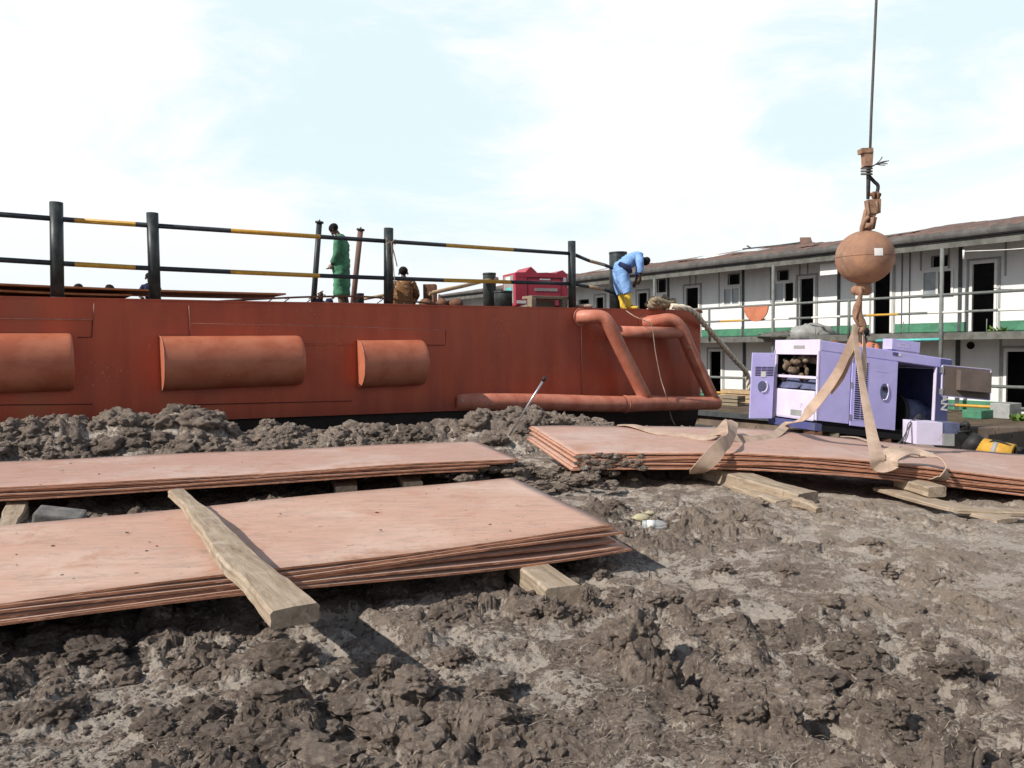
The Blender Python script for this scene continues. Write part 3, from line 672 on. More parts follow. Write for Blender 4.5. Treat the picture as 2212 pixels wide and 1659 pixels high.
# cord tied round the third railing post
c0 = onh(839, 524, RO); b = MB()
b.tube(crom([c0 + HN * .09 + HU * -.09 + V3((0, 0, .06)), c0 + HN * .10 + V3((0, 0, 0)), c0 + HN * .09 + HU * .09 + V3((0, 0, .05))], 5), .008, 6)
b.tube(crom([c0 + HN * .09 + HU * .09 + V3((0, 0, -.04)), c0 + HN * .10, c0 + HN * .09 + HU * -.1 + V3((0, 0, -.05))], 5), .008, 6)
b.tube(crom([c0 + HN * .1, c0 + HN * .10 + HU * .06 + V3((0, 0, -.2)), c0 + HN * .10 + HU * .11 + V3((0, 0, -.42))], 5), .010, 6)
b.tube(crom([c0 + HN * .1, c0 + HN * .10 + HU * .03 + V3((0, 0, -.3)), c0 + HN * .10 + HU * .07 + V3((0, 0, -.85))], 5), .007, 6)
solo(b, 'tied_cord', M['cord'], c0, 'thin pale cord knotted round the railing post right of the person in green', 'cord')
# orange steel plates stacked on the deck at the left
A = atY(-120, 604, 11.6); B = atY(618, 635, 14.5); d = (B - A); d.z = 0; Lp = d.length; d.normalize(); nn = V3((-d.y, d.x, 0))
for k, (z1, e1, off, lab) in enumerate(((2.52, 0, 0, 'orange-brown steel plate lying on top of the pile on the barge deck'), (2.44, -2.6, .10, 'orange-brown steel plate under the top one on the barge deck'), (2.36, -3.4, .16, 'lowest orange-brown steel plate of the deck pile, in shadow'))):
    f_ = frame(V3((A.x, A.y, 0)) + nn * off, d, nn, (0, 0, 1)); b = MB()
    N = 20
    for i in range(N + 1):
        x = (Lp + e1) * i / N; zz = z1 - .05 * (i / N) - .02 * math.sin(3.1 * i / N)
        for y, z in ((0, -.03), (1.5, -.03), (1.5, 0), (0, 0)): b.v.append(f_((x, y, zz + z)))
    for i in range(N):
        for j in range(4): a = i * 4 + j; c = i * 4 + (j + 1) % 4; b.f.append([a, c, c + 4, a + 4]); b.m.append(0); b.sm.append(False)
    b.f.append([0, 1, 2, 3]); b.f.append([N * 4 + j for j in (3, 2, 1, 0)]); b.m += [0, 0]; b.sm += [False] * 2
    solo(b, 'steel_plate', M['plate_deck'], f_((0, 0, z1)), lab, 'steel plate', 'steel plates piled on the barge deck')
for k, (x, lab) in enumerate(((40, 'dark timber bearer under the deck plates beside the leftmost railing post'), (250, 'dark timber bearer under the deck plates between the two left railing posts'), (470, 'dark timber bearer under the deck plates near their right end'))):
    p = atY(x, 640, 12.6 + k * .8); b = MB(); f_ = frame((p.x, p.y, 0), d, nn, (0, 0, 1)); b.rng(-.12, .12, -.2, 1.2, DZ, 2.31, f_, bev=.01)
    solo(b, 'timber_bearer', M['wood'], (p.x, p.y, DZ), lab, 'timber')
# rebar cage along the deck edge
def onedge(x, y, off=-.12): return onh(x, y, off)
p0 = onedge(600, 648); cage = thing('rebar_cage', p0, 'long thin rusty rebar cage lying along the barge deck edge', 'rebar cage')
up = crom([onedge(x, y) for x, y in ((395, 655), (470, 651), (560, 646), (680, 641), (790, 641), (880, 650), (960, 659))], 6)
lo = crom([onedge(x, y, -.05) for x, y in ((395, 657), (560, 654), (700, 655), (850, 658), (975, 661))], 6)
for q in (up, lo): MB().tube(q, .016, 8).build('bar', M['rust'], cage)
for x in (575, 610, 660, 705, 760, 815): b = MB(); b.tube(crom([onedge(x, 655, -.05), onedge(x + 10, 648, -.1), onedge(x + 18, 642, -.12), onedge(x + 6, 646, -.14)], 3), .008, 6); b.build('tie', M['rust'], cage)
# pale long bar resting on bollard
b = MB(); b.tube([atY(926, 634, 15.6), atY(1000, 618, 16.4), atY(1045, 607, 17.0), atY(1075, 602, 17.2)], .04, 12); solo(b, 'long_pipe', M['tan'], atY(926, 634, 15.6), 'long pale pipe sloping up from the seated person to the tall bollard', 'pipe')
b = MB(); b.tube([atY(780, 647, 15.4), atY(850, 634, 15.6)], .03, 10); solo(b, 'short_pipe', M['tan'], atY(780, 647, 15.4), 'short pale pipe lying low on deck behind the corded railing post', 'pipe')
# scrap on deck
for i, (x, y, w, h, lab) in enumerate(((936, 640, .06, .30, 'upright rusty spike left of its twin among the deck scrap'), (949, 640, .06, .30, 'upright rusty spike right of its twin among the deck scrap'))):
    p = atY(x, 650, 15.6); p.z = DZ; b = MB(); b.tube([p, atY(x, y - 4, 15.6)], [.04, .022], 8); solo(b, 'spike', M['rust'], p, lab, 'spike')
for i, (x0, x1, y0) in enumerate(((905, 935, 648), (940, 968, 645), (970, 1000, 647))):
    p = atY((x0 + x1) / 2, 652, 15.3); r = (x1 - x0) / 2 * 15.3 / F; top = atY(0, y0, 15.3).z; hh = max(.1, (atY((x0 + x1) / 2, y0, 15.3).z - DZ) / 2)
    b = MB(); b.ell((p.x, p.y, DZ + hh), (r, r * .8, hh), 12, 8, jit=.16, seed=i); solo(b, 'scrap_lump', M['rust'], (p.x, p.y, DZ), ['rusty scrap lump nearest the seated person', 'rusty scrap lump below the two upright spikes', 'rusty scrap lump beside the grey roof end'][i], 'scrap')
# dark box beside the seated person
p = atY(929, 620, 16.0); b = MB(); b.rng(-.13, .13, -.15, .15, DZ, p.z + .05, frame((p.x, p.y, 0), (1, 0, 0), (0, 1, 0), (0, 0, 1)), bev=.015); solo(b, 'toolbox', M['rust'], (p.x, p.y, DZ), 'dark brown upright box right beside the seated person', 'box')
# timber crate on deck edge in front of red machine
q0 = onh(1145, 668, -.25); cf = frame((q0.x, q0.y, DZ), HU, -HN, (0, 0, 1)); cr = thing('timber_trestle', q0, 'low weathered timber trestle on the deck edge in front of the red machine', 'trestle')
b = MB(); b.rng(.02, .95, -.04, .3, .19, .25, cf, bev=.01); b.build('top_board', M['wood'], cr)
b = MB(); b.rng(0, .11, -.06, .1, 0, .19, cf, bev=.01); b.build('leg', M['wood'], cr); b = MB(); b.rng(.8, .92, -.04, .1, 0, .19, cf, bev=.01); b.build('leg', M['wood'], cr)
b = MB(); b.rng(.12, .8, .22, .26, 0.01, .18, cf); b.build('back_board', M['wood'], cr)
b = MB(); b.ell(onh(1118 + 13, 664, -.1), (.1, .06, .05), 10, 6, jit=.25, seed=5); solo(b, 'rag', M['gl'], onh(1131, 668, -.1), 'crumpled pale rag at the left foot of the timber trestle', 'rag')
b = MB(); b.ell(onh(1262, 662, -.12), (.2, .1, .05), 12, 6, jit=.2, seed=6); solo(b, 'cloth_bundle', M['sling'], onh(1262, 666, -.1), 'crumpled brown cloth bundle on the deck edge above the left pipe flange', 'cloth')
# red welding set
ux = V3((.92, .39, 0)); uy = V3((-.39, .92, 0)); o0 = atY(1113.6, 660, 16.5); o0.z = DZ; rf = frame(o0, ux, uy, (0, 0, 1))
rm = thing('welding_generator', o0, 'crimson red engine welding set with wavy lifted hood on the barge deck', 'welding machine')
Lr, Wr, Hr = 1.25, .70, .81
b = MB(); b.rng(0, Lr, 0, Wr, .1, Hr, rf, bev=.018); b.build('body', M['red'], rm)
b = MB(); b.rng(.03, Lr - .03, .03, Wr - .03, 0.0, .1, rf); b.build('skid', M['dark'], rm)  # black base, the shadow under the machine put into its colour
b = MB(); hp = [(0.05, Hr), (.24, Hr + .005), (.32, Hr + .09), (.37, Hr + .125), (.43, Hr + .08), (.52, Hr + .0), (.75, Hr + .01), (.95, Hr - .0), (1.08, Hr + .055), (1.13, Hr + .07), (1.17, Hr + .04), (1.22, Hr)]
b.prism([rf((x, -.004, z)) for x, z in hp] + [rf((1.22, -.004, Hr - .09)), rf((.05, -.004, Hr - .09))], uy * .66); b.build('hood', M['red'], rm)
b = MB(); b.rng(.27, .275, -.006, -.001, .12, Hr - .1, rf); b.rng(.27, 1.2, -.006, -.001, Hr - .115, Hr - .105, rf); b.rng(1.08, 1.083, -.006, -.001, .12, Hr - .1, rf); b.build('panel_seam', M['dark'], rm)
def lbl(b_, x0, x1, z0, z1, mk, nm): b = MB(); b.rng(x0, x1, -.008, -.001, z0, z1, rf); b.build(nm, M[mk], rm)
lbl(0, .03, .25, .15, .215, 'white', 'label'); lbl(0, .29, .41, .15, .215, 'white', 'label'); lbl(0, .45, 1.0, .42, .48, 'trim', 'label')
for k in range(9): lbl(0, .58 + k * .028, .60 + k * .028, .655, .685, 'white', 'lettering')
lbl(0, 1.14, 1.21, .55, .72, 'silver', 'latch'); b = MB(); b.ell(rf((.68, -.02, .21)), (.035, .03, .035), 10, 6); b.build('fuel_cap', M['dark'], rm)
b = MB(); b.rng(-.006, -.001, .1, .62, .16, .76, rf); b.build('end_panel', M['trim'], rm)
b = MB(); b.rng(-.010, -.007, .2, .52, .28, .5, rf); b.build('label', M['teal'], rm); b = MB(); b.rng(-.010, -.007, .25, .5, .6, .74, rf); b.build('label', M['white'], rm)
# mooring rope: coil on the bow and the line down to the pontoon
ct = atY(1437, 664, 17.0); ct.z = DZ; rp = thing('mooring_rope', ct, 'thick fibre mooring rope coiled on the barge bow and led down to the pontoon', 'rope')
def twist(pts, r, name, mk, par, lay=.09, k=6):
    P = crom(pts, k); b = MB(); Ls = 0; prev = P[0]; strands = [[], [], []]; u = V3((0, 0, 1))
    for i, p in enumerate(P):
        t = (P[min(i + 1, len(P) - 1)] - P[max(i - 1, 0)]).normalized(); Ls += (p - prev).length; prev = p
        a = t.cross(V3((.3, .2, 1))).normalized(); c = t.cross(a)
        for s_ in range(3):
            an = Ls / lay * 2 * math.pi / 3 + s_ * 2.094; strands[s_].append(p + (a * math.cos(an) + c * math.sin(an)) * r * .5)
    for s_ in strands: b.tube(s_, r * .56, 8)
    return b.build(name, M[mk], par)
cp = []
rr_ = random.Random(4)
for k in range(34):
    a = k * 1.15 + rr_.uniform(-.5, .5); q_ = rr_.uniform(.35, 1.05)
    cp.append(ct + HU * (math.cos(a) * .36 * q_) - HN * (math.sin(a) * .2 * q_ + .16) + V3((0, 0, .06 + .22 * k / 34 * (1.15 - .5 * q_) + rr_.uniform(-.03, .05))))
twist(cp, .066, 'coil', 'ropedark', rp, k=6)
twist([atY(1450, 662, 16.9), atY(1478, 665, 17.0), atY(1500, 676, 17.3), atY(1522, 702, 17.8), atY(1552, 736, 18.5), atY(1585, 775, 19.2), atY(1612, 806, 19.8), atY(1618, 840, 20)], .066, 'line', 'rope', rp, lay=.2, k=40)
# thin cable hanging over the bow
b = MB(); b.tube(crom([onh(1352, 671, .02), onh(1372, 684, .42), onh(1395, 694, .55), onh(1408, 704, .60), onh(1416, 760, .60), onh(1428, 820, .6), onh(1440, 858, .68), onh(1450, 900, .3), onh(1458, 918, .2)], 8), .0105, 6)
solo(b, 'hanging_cable', M['cord'], onh(1352, 671, .02), 'thin pale cable hanging over the bow between the two pipe struts', 'cable')
#SECTION_PEOPLE
# ------------------------------------------------------------------ people
def skin_obj(name, verts, edges, radii, mat, parent, sub=2, root=0):
    me = bpy.data.meshes.new('t'); off = V3(parent['_w']); me.from_pydata([tuple(V3(v) - off) for v in verts], edges, []); o = bpy.data.objects.new('t', me); C.objects.link(o)
    sm = o.modifiers.new('s', 'SKIN'); sm.use_smooth_shade = True; sm.branch_smoothing = .5
    for i, r in enumerate(radii):
        d = me.skin_vertices[0].data[i]; d.radius = (r, r) if not isinstance(r, tuple) else r; d.use_root = (i == root)
    ss = o.modifiers.new('b', 'SUBSURF'); ss.levels = sub; ss.render_levels = sub
    dg = bpy.context.evaluated_depsgraph_get(); nm = bpy.data.meshes.new_from_object(o.evaluated_get(dg)); bpy.data.objects.remove(o)
    nm.materials.clear(); nm.materials.append(mat); nm.name = name
    for p in nm.polygons: p.use_smooth = True
    r_ = bpy.data.objects.new(name, nm); C.objects.link(r_); r_.parent = parent; r_['_w'] = tuple(off); return r_
def chainset():
    return {'v': [], 'e': [], 'r': []}
def add_chain(g, pts, rad, start=None):
    prev = start
    ids = []
    for p, r in zip(pts, rad):
        g['v'].append(V3(p)); g['r'].append(r); i = len(g['v']) - 1
        if prev is not None: g['e'].append((prev, i))
        prev = i; ids.append(i)
    return ids
def hand(g, wrist, dirn, side, start, s=1.0, curl=.5):
    d = V3(dirn).normalized(); sd = V3(side); sd = (sd - d * sd.dot(d)).normalized(); nn = d.cross(sd)
    pl = add_chain(g, [wrist + d * .045 * s], [(.030 * s)], start)[0]
    for k, l in enumerate((.072, .08, .076, .06)):
        o = (k - 1.5) * .019 * s; b0 = wrist + d * .085 * s + sd * o; dd = (d + nn * curl).normalized(); de = (d * .5 + nn * curl * 1.5).normalized()
        add_chain(g, [b0, b0 + dd * l * .5 * s, b0 + dd * l * .5 * s + de * l * .5 * s], [.010 * s, .009 * s, .0075 * s], pl)
    t0 = wrist + d * .035 * s - sd * .032 * s; add_chain(g, [t0, t0 + (d - sd * .5 + nn * .5).normalized() * .05 * s], [.012 * s, .009 * s], pl)
def person(J, label, clothes, look, hair=True, group=None, base=None, legs=True):
    """J: joints in world space"""
    o = thing('person', base if base is not None else J['pel'], label, 'person', group)
    g = chainset(); fw = V3(look).normalized()
    sp = add_chain(g, [J['pel'], J['waist'], J['chest'], J['neck']], [.13, .125, .145, .06])
    up_ = (J['head'] - J['neck']).normalized(); fwp = (fw - up_ * fw.dot(up_)).normalized()
    hd = add_chain(g, [J['neck'] + up_ * .07, J['head'] + fwp * .005, J['head'] + up_ * .085 - fwp * .01], [.064, .100, .072], sp[3])
    add_chain(g, [J['head'] - up_ * .035 + fwp * .075, J['head'] - up_ * .04 + fwp * .105], [.032, .013], hd[1])   # nose and muzzle
    for s in 'lr':
        a = add_chain(g, [J['sh' + s], J['el' + s], J['wr' + s]], [.062, .047, .030], sp[2])
        fd = (J['wr' + s] - J['el' + s]); hand(g, J['wr' + s], J.get('hd' + s, fd), fwp if abs(fwp.dot(fd.normalized())) < .8 else up_.cross(fwp), a[2])
        if legs:
            l = add_chain(g, [J['hp' + s], J['kn' + s], J['an' + s], J['to' + s]], [.092, .062, .043, .035], sp[0])
    body = skin_obj('body', g['v'], g['e'], g['r'], M['skin'], o, 2)
    sd = up_.cross(fwp)
    for s in (-1, 1):
        b = MB(); b.ell(J['head'] + sd * s * .088 - up_ * .02, (.016, .022, .03), 8, 6); b.build('ear', M['skin'], body)
        b = MB(); b.ell(J['head'] + sd * s * .033 + fwp * .086 + up_ * .005, (.012, .012, .010), 8, 6); b.build('eye', M['white'], body)
    b = MB(); b.ell(J['head'] - up_ * .068 + fwp * .088, (.022, .014, .008), 8, 6); b.build('mouth', M['hair'], body)
    if hair:
        def hf(p): return J['head'] + sd * p[0] + fwp * p[1] + up_ * p[2]
        b = MB(); b.ell((0, -.020, .032), (.094, .104, .088), 16, 10, fr_=hf); b.build('hair', M['hair'], o)
    for nm, mk, chains in clothes:
        g = chainset(); ids = {}
        for ch in chains:
            start = None; pts = []; rad = []
            for key, r in ch:
                p = J[key] if isinstance(key, str) else V3(key)
                kk = key if isinstance(key, str) else tuple(key)
                if kk in ids: start = ids[kk]; continue
                i = add_chain(g, [p], [r], start)[0]; ids[kk] = i; start = i
        skin_obj(nm, g['v'], g['e'], g['r'], M[mk] if isinstance(mk, str) else mk, o, 2)
    return o
def mixp(a, b, t): return a.lerp(b, t)
def garment(o, name, mk, limbs, side, seed=1):
    '''limbs: lists of (point, depth radius, width radius); one mesh of elliptical tubes with folds'''
    b = MB(); side = V3(side).normalized(); seg = 20
    for li, limb in enumerate(limbs):
        P = crom([q[0] for q in limb], 6); N = len(P); A = lerpl([q[1] for q in limb], N); B = lerpl([q[2] for q in limb], N); o0 = len(b.v)
        for i, p in enumerate(P):
            t = (P[min(i + 1, N - 1)] - P[max(i - 1, 0)]).normalized(); sd = (side - t * side.dot(t)).normalized(); fd = t.cross(sd)
            for k in range(seg):
                a = 2 * math.pi * k / seg; f = 1 + .05 * math.sin(a * 3 + i * .7 + seed + li) + .04 * math.sin(a * 7 + i * 1.9 + seed * 2) + .035 * math.sin(i * 2.2 + a * 2)
                b.v.append(p + (fd * (math.cos(a) * A[i]) + sd * (math.sin(a) * B[i])) * f)
        for i in range(N - 1):
            for k in range(seg): a = o0 + i * seg + k; c = o0 + i * seg + (k + 1) % seg; b.f.append([a, c, c + seg, a + seg]); b.m.append(0); b.sm.append(True)
        b.f.append([o0 + k for k in range(seg)][::-1]); b.f.append([o0 + (N - 1) * seg + k for k in range(seg)]); b.m += [0, 0]; b.sm += [False] * 2
    return b.build(name, M[mk], o)
# person in green, standing in profile facing left
D = 15.7; fp = atY(737, 600, D); P0 = V3((fp.x + .02, D, DZ)); lf = V3((-1, .12, 0)).normalized(); ls = V3((.12, 1, 0)).normalized()
def gp(f, s, z): return P0 + lf * f + ls * s + V3((0, 0, z))
J = dict(pel=gp(0, 0, .95), waist=gp(.02, 0, 1.10), chest=gp(.02, 0, 1.34), neck=gp(.04, 0, 1.52), head=gp(.15, 0, 1.635),
         shl=gp(.02, -.19, 1.42), ell=gp(.03, -.24, 1.13), wrl=gp(.14, -.20, .92), shr=gp(.02, .19, 1.42), elr=gp(.0, .24, 1.13), wrr=gp(.14, .16, .94),
         hpl=gp(0, -.1, .9), knl=gp(.03, -.1, .5), anl=gp(-.02, -.1, .09), tol=gp(.12, -.1, .04), hpr=gp(0, .1, .9), knr=gp(.03, .1, .5), anr=gp(-.05, .1, .09), tor=gp(.1, .1, .04),
         hem=gp(.02, 0, .62), mid=gp(.02, 0, .80), hdl=V3((-.6, .1, -.8)), col=gp(.03, 0, 1.47))
J['fol'] = mixp(J['ell'], J['wrl'], .75); J['for'] = mixp(J['elr'], J['wrr'], .75)
og = person(J, 'person in a long green work coat looking down, standing behind the barge railing', [
    ('trousers', 'trous', [[('pel', .11), ('hpl', .085), ('knl', .075), ('anl', .065)], [('pel', .11), ('hpr', .085), ('knr', .075), ('anr', .065)]]),
    ('glove', 'gl', [[('wrl', .045), (tuple(J['wrl'] + V3((-.05, -.01, -.09))), .058)]]),
], lf + V3((0, 0, -.45)), base=P0)
garment(og, 'work_coat', 'gcloth', [[(gp(.01, 0, .30), .155, .24), (gp(.01, 0, .62), .155, .235), (gp(.01, 0, .90), .165, .23), (gp(.0, 0, 1.12), .145, .21), (gp(.0, 0, 1.32), .145, .23), (gp(.01, 0, 1.45), .11, .18), (gp(.03, 0, 1.53), .065, .075)],
    [(gp(.01, -.18, 1.43), .07, .06), (gp(.01, -.235, 1.30), .075, .07), (gp(.02, -.25, 1.12), .068, .065), (gp(.11, -.21, .95), .06, .055)], [(gp(.01, .18, 1.43), .07, .06), (gp(.01, .235, 1.30), .075, .07), (gp(.0, .25, 1.12), .068, .065), (gp(.10, .2, .96), .06, .055)]], ls, 2)
# person in blue overalls bending over the deck edge, yellow boots
D = 16.9; q = atY(1352, 668, D); P0 = V3((q.x, D, DZ)); lf = V3((1, -.15, 0)).normalized(); ls = V3((.15, 1, 0)).normalized()
J = dict(pel=gp(-.10, 0, .88), waist=gp(.0, 0, .98), chest=gp(.20, 0, 1.10), neck=gp(.34, 0, 1.12), head=gp(.40, 0, 1.05),
         shl=gp(.28, -.19, 1.12), ell=gp(.31, -.24, .86), wrl=gp(.31, -.18, .66), shr=gp(.28, .19, 1.10), elr=gp(.28, .2, .84), wrr=gp(.22, .02, .62),
         hpl=gp(-.09, -.11, .86), knl=gp(-.01, -.13, .47), anl=gp(.05, -.13, .09), tol=gp(.22, -.14, .04), hpr=gp(-.12, .10, .86), knr=gp(-.13, .12, .47), anr=gp(-.05, .12, .09), tor=gp(.10, .12, .04))
J['hdl'] = V3((-.3, .1, -.7)); J['hdr'] = V3((-.3, -.1, -.6)); J['btl'] = mixp(J['knl'], J['anl'], .15); J['btr'] = mixp(J['knr'], J['anr'], .15)
ob = person(J, 'person in blue overalls and yellow rubber boots bending over on the barge bow', [], lf * .35 + V3((0, 0, -1)), hair=True, base=P0)
garment(ob, 'overalls', 'bcloth', [
    [(gp(-.16, 0, .80), .10, .15), (gp(-.11, 0, .90), .165, .21), (gp(.02, 0, 1.0), .16, .21), (gp(.16, 0, 1.09), .155, .23), (gp(.29, 0, 1.13), .12, .20), (gp(.37, 0, 1.12), .08, .10)],
    [(gp(.28, -.17, 1.14), .085, .07), (gp(.30, -.22, 1.02), .085, .075), (gp(.31, -.24, .86), .07, .065), (gp(.31, -.22, .79), .062, .058)], [(gp(.28, .17, 1.12), .085, .07), (gp(.29, .21, 1.0), .08, .075), (gp(.28, .2, .84), .07, .065), (gp(.25, .12, .74), .06, .055)],
    [(gp(-.09, -.09, .88), .16, .14), (gp(-.05, -.11, .68), .135, .13), (gp(.01, -.13, .47), .115, .115), (gp(.04, -.13, .35), .105, .105)], [(gp(-.13, .09, .88), .15, .14), (gp(-.15, .11, .68), .13, .13), (gp(-.13, .12, .47), .11, .11), (gp(-.10, .12, .35), .10, .10)]], ls, 5)
garment(ob, 'boot', 'boot', [[(gp(.04, -.13, .38), .08, .08), (gp(.05, -.13, .2), .068, .068), (gp(.06, -.13, .09), .075, .062), (gp(.10, -.13, .05), .05, .055), (gp(.26, -.14, .035), .03, .045)]], ls, 7)
garment(ob, 'boot', 'boot', [[(gp(-.11, .12, .38), .08, .08), (gp(-.07, .12, .2), .068, .068), (gp(-.05, .12, .09), .075, .062), (gp(.0, .12, .05), .05, .055), (gp(.15, .12, .035), .03, .045)]], ls, 8)
garment(ob, 'tied_sleeves', 'ncloth', [[(gp(-.12, -.16, .98), .05, .06), (gp(-.02, -.24, .92), .055, .03), (gp(.07, -.22, .86), .06, .035), (gp(.10, -.18, .78), .04, .03)]], ls, 3)
# seated person in brown camouflage, back to the camera
D = 15.6; q = atY(872, 640, D); P0 = V3((q.x, D, DZ)); lf = V3((-.1, 1, 0)).normalized(); ls = V3((-1, -.1, 0)).normalized()
J = dict(pel=gp(0, 0, .13), waist=gp(.02, 0, .27), chest=gp(.05, 0, .47), neck=gp(.07, 0, .64), head=gp(.09, .0, .755),
         shl=gp(.03, -.17, .56), ell=gp(.1, -.23, .33), wrl=gp(.3, -.14, .25), shr=gp(.03, .17, .56), elr=gp(.1, .23, .33), wrr=gp(.3, .14, .25),
         hpl=gp(.03, -.1, .12), knl=gp(.32, -.26, .36), anl=gp(.5, -.12, .08), tol=gp(.62, -.12, .04), hpr=gp(.03, .1, .12), knr=gp(.12, .36, .26), anr=gp(.42, .2, .08), tor=gp(.5, .2, .04))
J['fol'] = mixp(J['ell'], J['wrl'], .7); J['for'] = mixp(J['elr'], J['wrr'], .7)
oc = person(J, 'person in brown camouflage sitting on the deck with their back turned', [
    ('trousers', 'camo', [[('pel', .14), ('hpl', .10), ('knl', .085), ('anl', .06)], [('pel', .14), ('hpr', .10), ('knr', .085), ('anr', .06)]]),
], lf, base=P0)
garment(oc, 'shirt', 'camo', [[(gp(0, 0, .05), .16, .20), (gp(.02, 0, .2), .15, .19), (gp(.03, 0, .42), .15, .195), (gp(.05, 0, .55), .12, .17), (gp(.07, 0, .63), .06, .065)],
    [(gp(.03, -.16, .56), .07, .07), (gp(.07, -.23, .42), .07, .07), (gp(.12, -.25, .3), .065, .06), (gp(.25, -.17, .25), .055, .05)], [(gp(.03, .16, .56), .07, .07), (gp(.07, .23, .42), .07, .07), (gp(.12, .25, .3), .065, .06), (gp(.25, .17, .25), .055, .05)]], ls, 4)
# far people on the deck seen only in part over the plates
def crouch(x, ytop, D, label, cloth, faced=(-1, 0, 0), cap=None):
    global P0, lf, ls
    q = atY(x, ytop, D); h = q.z - DZ; P0 = V3((q.x, D, DZ)); lf = V3(faced).normalized(); ls = lf.cross(V3((0, 0, 1)))
    zz = h - .10
    J = dict(head=gp(.12, 0, zz), neck=gp(.05, 0, zz - .12), chest=gp(0, 0, zz - .30), waist=gp(-.05, 0, zz - .48), pel=gp(-.08, 0, zz - .62),
             shl=gp(0, -.18, zz - .2), ell=gp(.1, -.22, zz - .45), wrl=gp(.3, -.15, zz - .5), shr=gp(0, .18, zz - .2), elr=gp(.1, .22, zz - .45), wrr=gp(.3, .15, zz - .5),
             hpl=gp(-.06, -.1, zz - .64), knl=gp(.3, -.15, max(.3, zz - .6)), anl=gp(.1, -.15, .09), tol=gp(.24, -.15, .04), hpr=gp(-.06, .1, zz - .64), knr=gp(.3, .15, max(.3, zz - .6)), anr=gp(.1, .15, .09), tor=gp(.24, .15, .04))
    cl = [('shirt', cloth, [[('pel', .16), ('waist', .15), ('chest', .17), ('neck', .07)], [('chest', .17), ('shl', .085), ('ell', .065)], [('chest', .17), ('shr', .085), ('elr', .065)]]),
          ('trousers', 'ncloth', [[('pel', .15), ('hpl', .11), ('knl', .085), ('anl', .06)], [('pel', .15), ('hpr', .11), ('knr', .085), ('anr', .06)]])]
    if cap: cl.append(('cap', cap, [[(tuple(J['head'] + V3((0, 0, .03))), .105), (tuple(J['head'] + V3((-.02, 0, .07))), .08)]]))
    return person(J, label, cl, lf + V3((0, 0, -.3)), base=P0, hair=not cap)
crouch(180, 615, 17.5, 'crouching person on the far deck, leftmost of the two heads showing above the plates', 'bcloth')
crouch(226, 617, 17.8, 'crouching person on the far deck, right of the two heads showing above the plates', 'gcloth', (1, 0, 0))
crouch(324, 592, 19.0, 'person in dark blue bent behind the second railing post from the left', 'ncloth', (.3, -1, 0))
crouch(690, 627, 16.6, 'crouching person with a white cap low behind the leaning grey pole', 'gl', (.5, -1, 0), cap='white')
#SECTION_STACKS
# ------------------------------------------------------------------ steel plate stacks on the mud
def plate(name, cn, zf, th, label, group, mats, nu=70, nv=10, mud=None):
    """cn: near-left, near-right, far-right, far-left plan corners; zf(u, v) top height"""
    a, b_, c, d = [V3((p[0], p[1], 0)) for p in cn]; b = MB()
    for side in (0, 1):
        for i in range(nu + 1):
            for j in range(nv + 1):
                u, v = i / nu, j / nv; p = a.lerp(b_, u).lerp(d.lerp(c, u), v); b.v.append(V3((p.x, p.y, zf(u, v) - side * th)))
    st = (nu + 1) * (nv + 1); I = lambda i, j, s=0: s * st + i * (nv + 1) + j
    for i in range(nu):
        for j in range(nv):
            b.f.append([I(i, j), I(i + 1, j), I(i + 1, j + 1), I(i, j + 1)]); b.m.append(0); b.sm.append(True)
            b.f.append([I(i, j, 1), I(i, j + 1, 1), I(i + 1, j + 1, 1), I(i + 1, j, 1)]); b.m.append(1); b.sm.append(False)
    for i in range(nu):
        for j in (0, nv): b.f.append([I(i, j), I(i, j, 1), I(i + 1, j, 1), I(i + 1, j)]); b.m.append(1); b.sm.append(False)
    for j in range(nv):
        for i in (0, nu): b.f.append([I(i, j), I(i, j + 1), I(i, j + 1, 1), I(i, j, 1)]); b.m.append(1); b.sm.append(False)
    loc = a.lerp(c, .5); loc.z = zf(.5, .5)
    return solo(b, name, mats, loc, label, 'steel plate', group)
ORD = ['topmost', 'second', 'third', 'fourth', 'fifth', 'sixth', 'seventh']
def lab(k, n, where):
    if k == 0: return 'topmost steel plate of ' + where
    if k == n - 1: return 'bottom steel plate of ' + where
    return ORD[k] + ' steel plate from the top of ' + where
def xy(p): return (p.x, p.y)
def shift(cn, dx, dy): return [(p[0] + dx, p[1] + dy) for p in cn]
# nearest stack
Z1 = EYE - 1.14
nr = atZ(1322, 1134, Z1); fr1 = atZ(1108, 1030, Z1); nl = atZ(0, 1302, Z1); dl = (nl - nr).normalized(); LEN1 = 6.0
nl = nr + dl * LEN1; fl = fr1 + dl * LEN1
C1 = [xy(nl), xy(nr), xy(fr1), xy(fl)]
gaps1 = [0, .023, .052, .092, .128, .158]
slide = [(0, 0), (.02, .008), (.09, .02), (.02, .01), (.06, .03), (.13, .035)]
dr = -dl; pn = (V3((nr.x, nr.y, 0)) - V3((fr1.x, fr1.y, 0))).normalized()
for k in range(6):
    dx = dr.x * slide[k][0] + pn.x * slide[k][1]; dy = dr.y * slide[k][0] + pn.y * slide[k][1]
    def zf(u, v, k=k):
        s = .42 + .58 * float(sstep(.35, 1.0, u)); return Z1 - gaps1[k] * s - .012 * math.sin(u * 9 + k * 1.3) * (1 - v) * .5 + .006 * math.sin(u * 14 + v * 4 + k) - .02 * (1 - u)
    plate('steel_plate', shift(C1, dx, dy), zf, .013 if k else .012, lab(k, 6, 'the nearest stack crossed by a plank'), 'plates of the nearest stack', [M['plate'], M['plate_edge']])
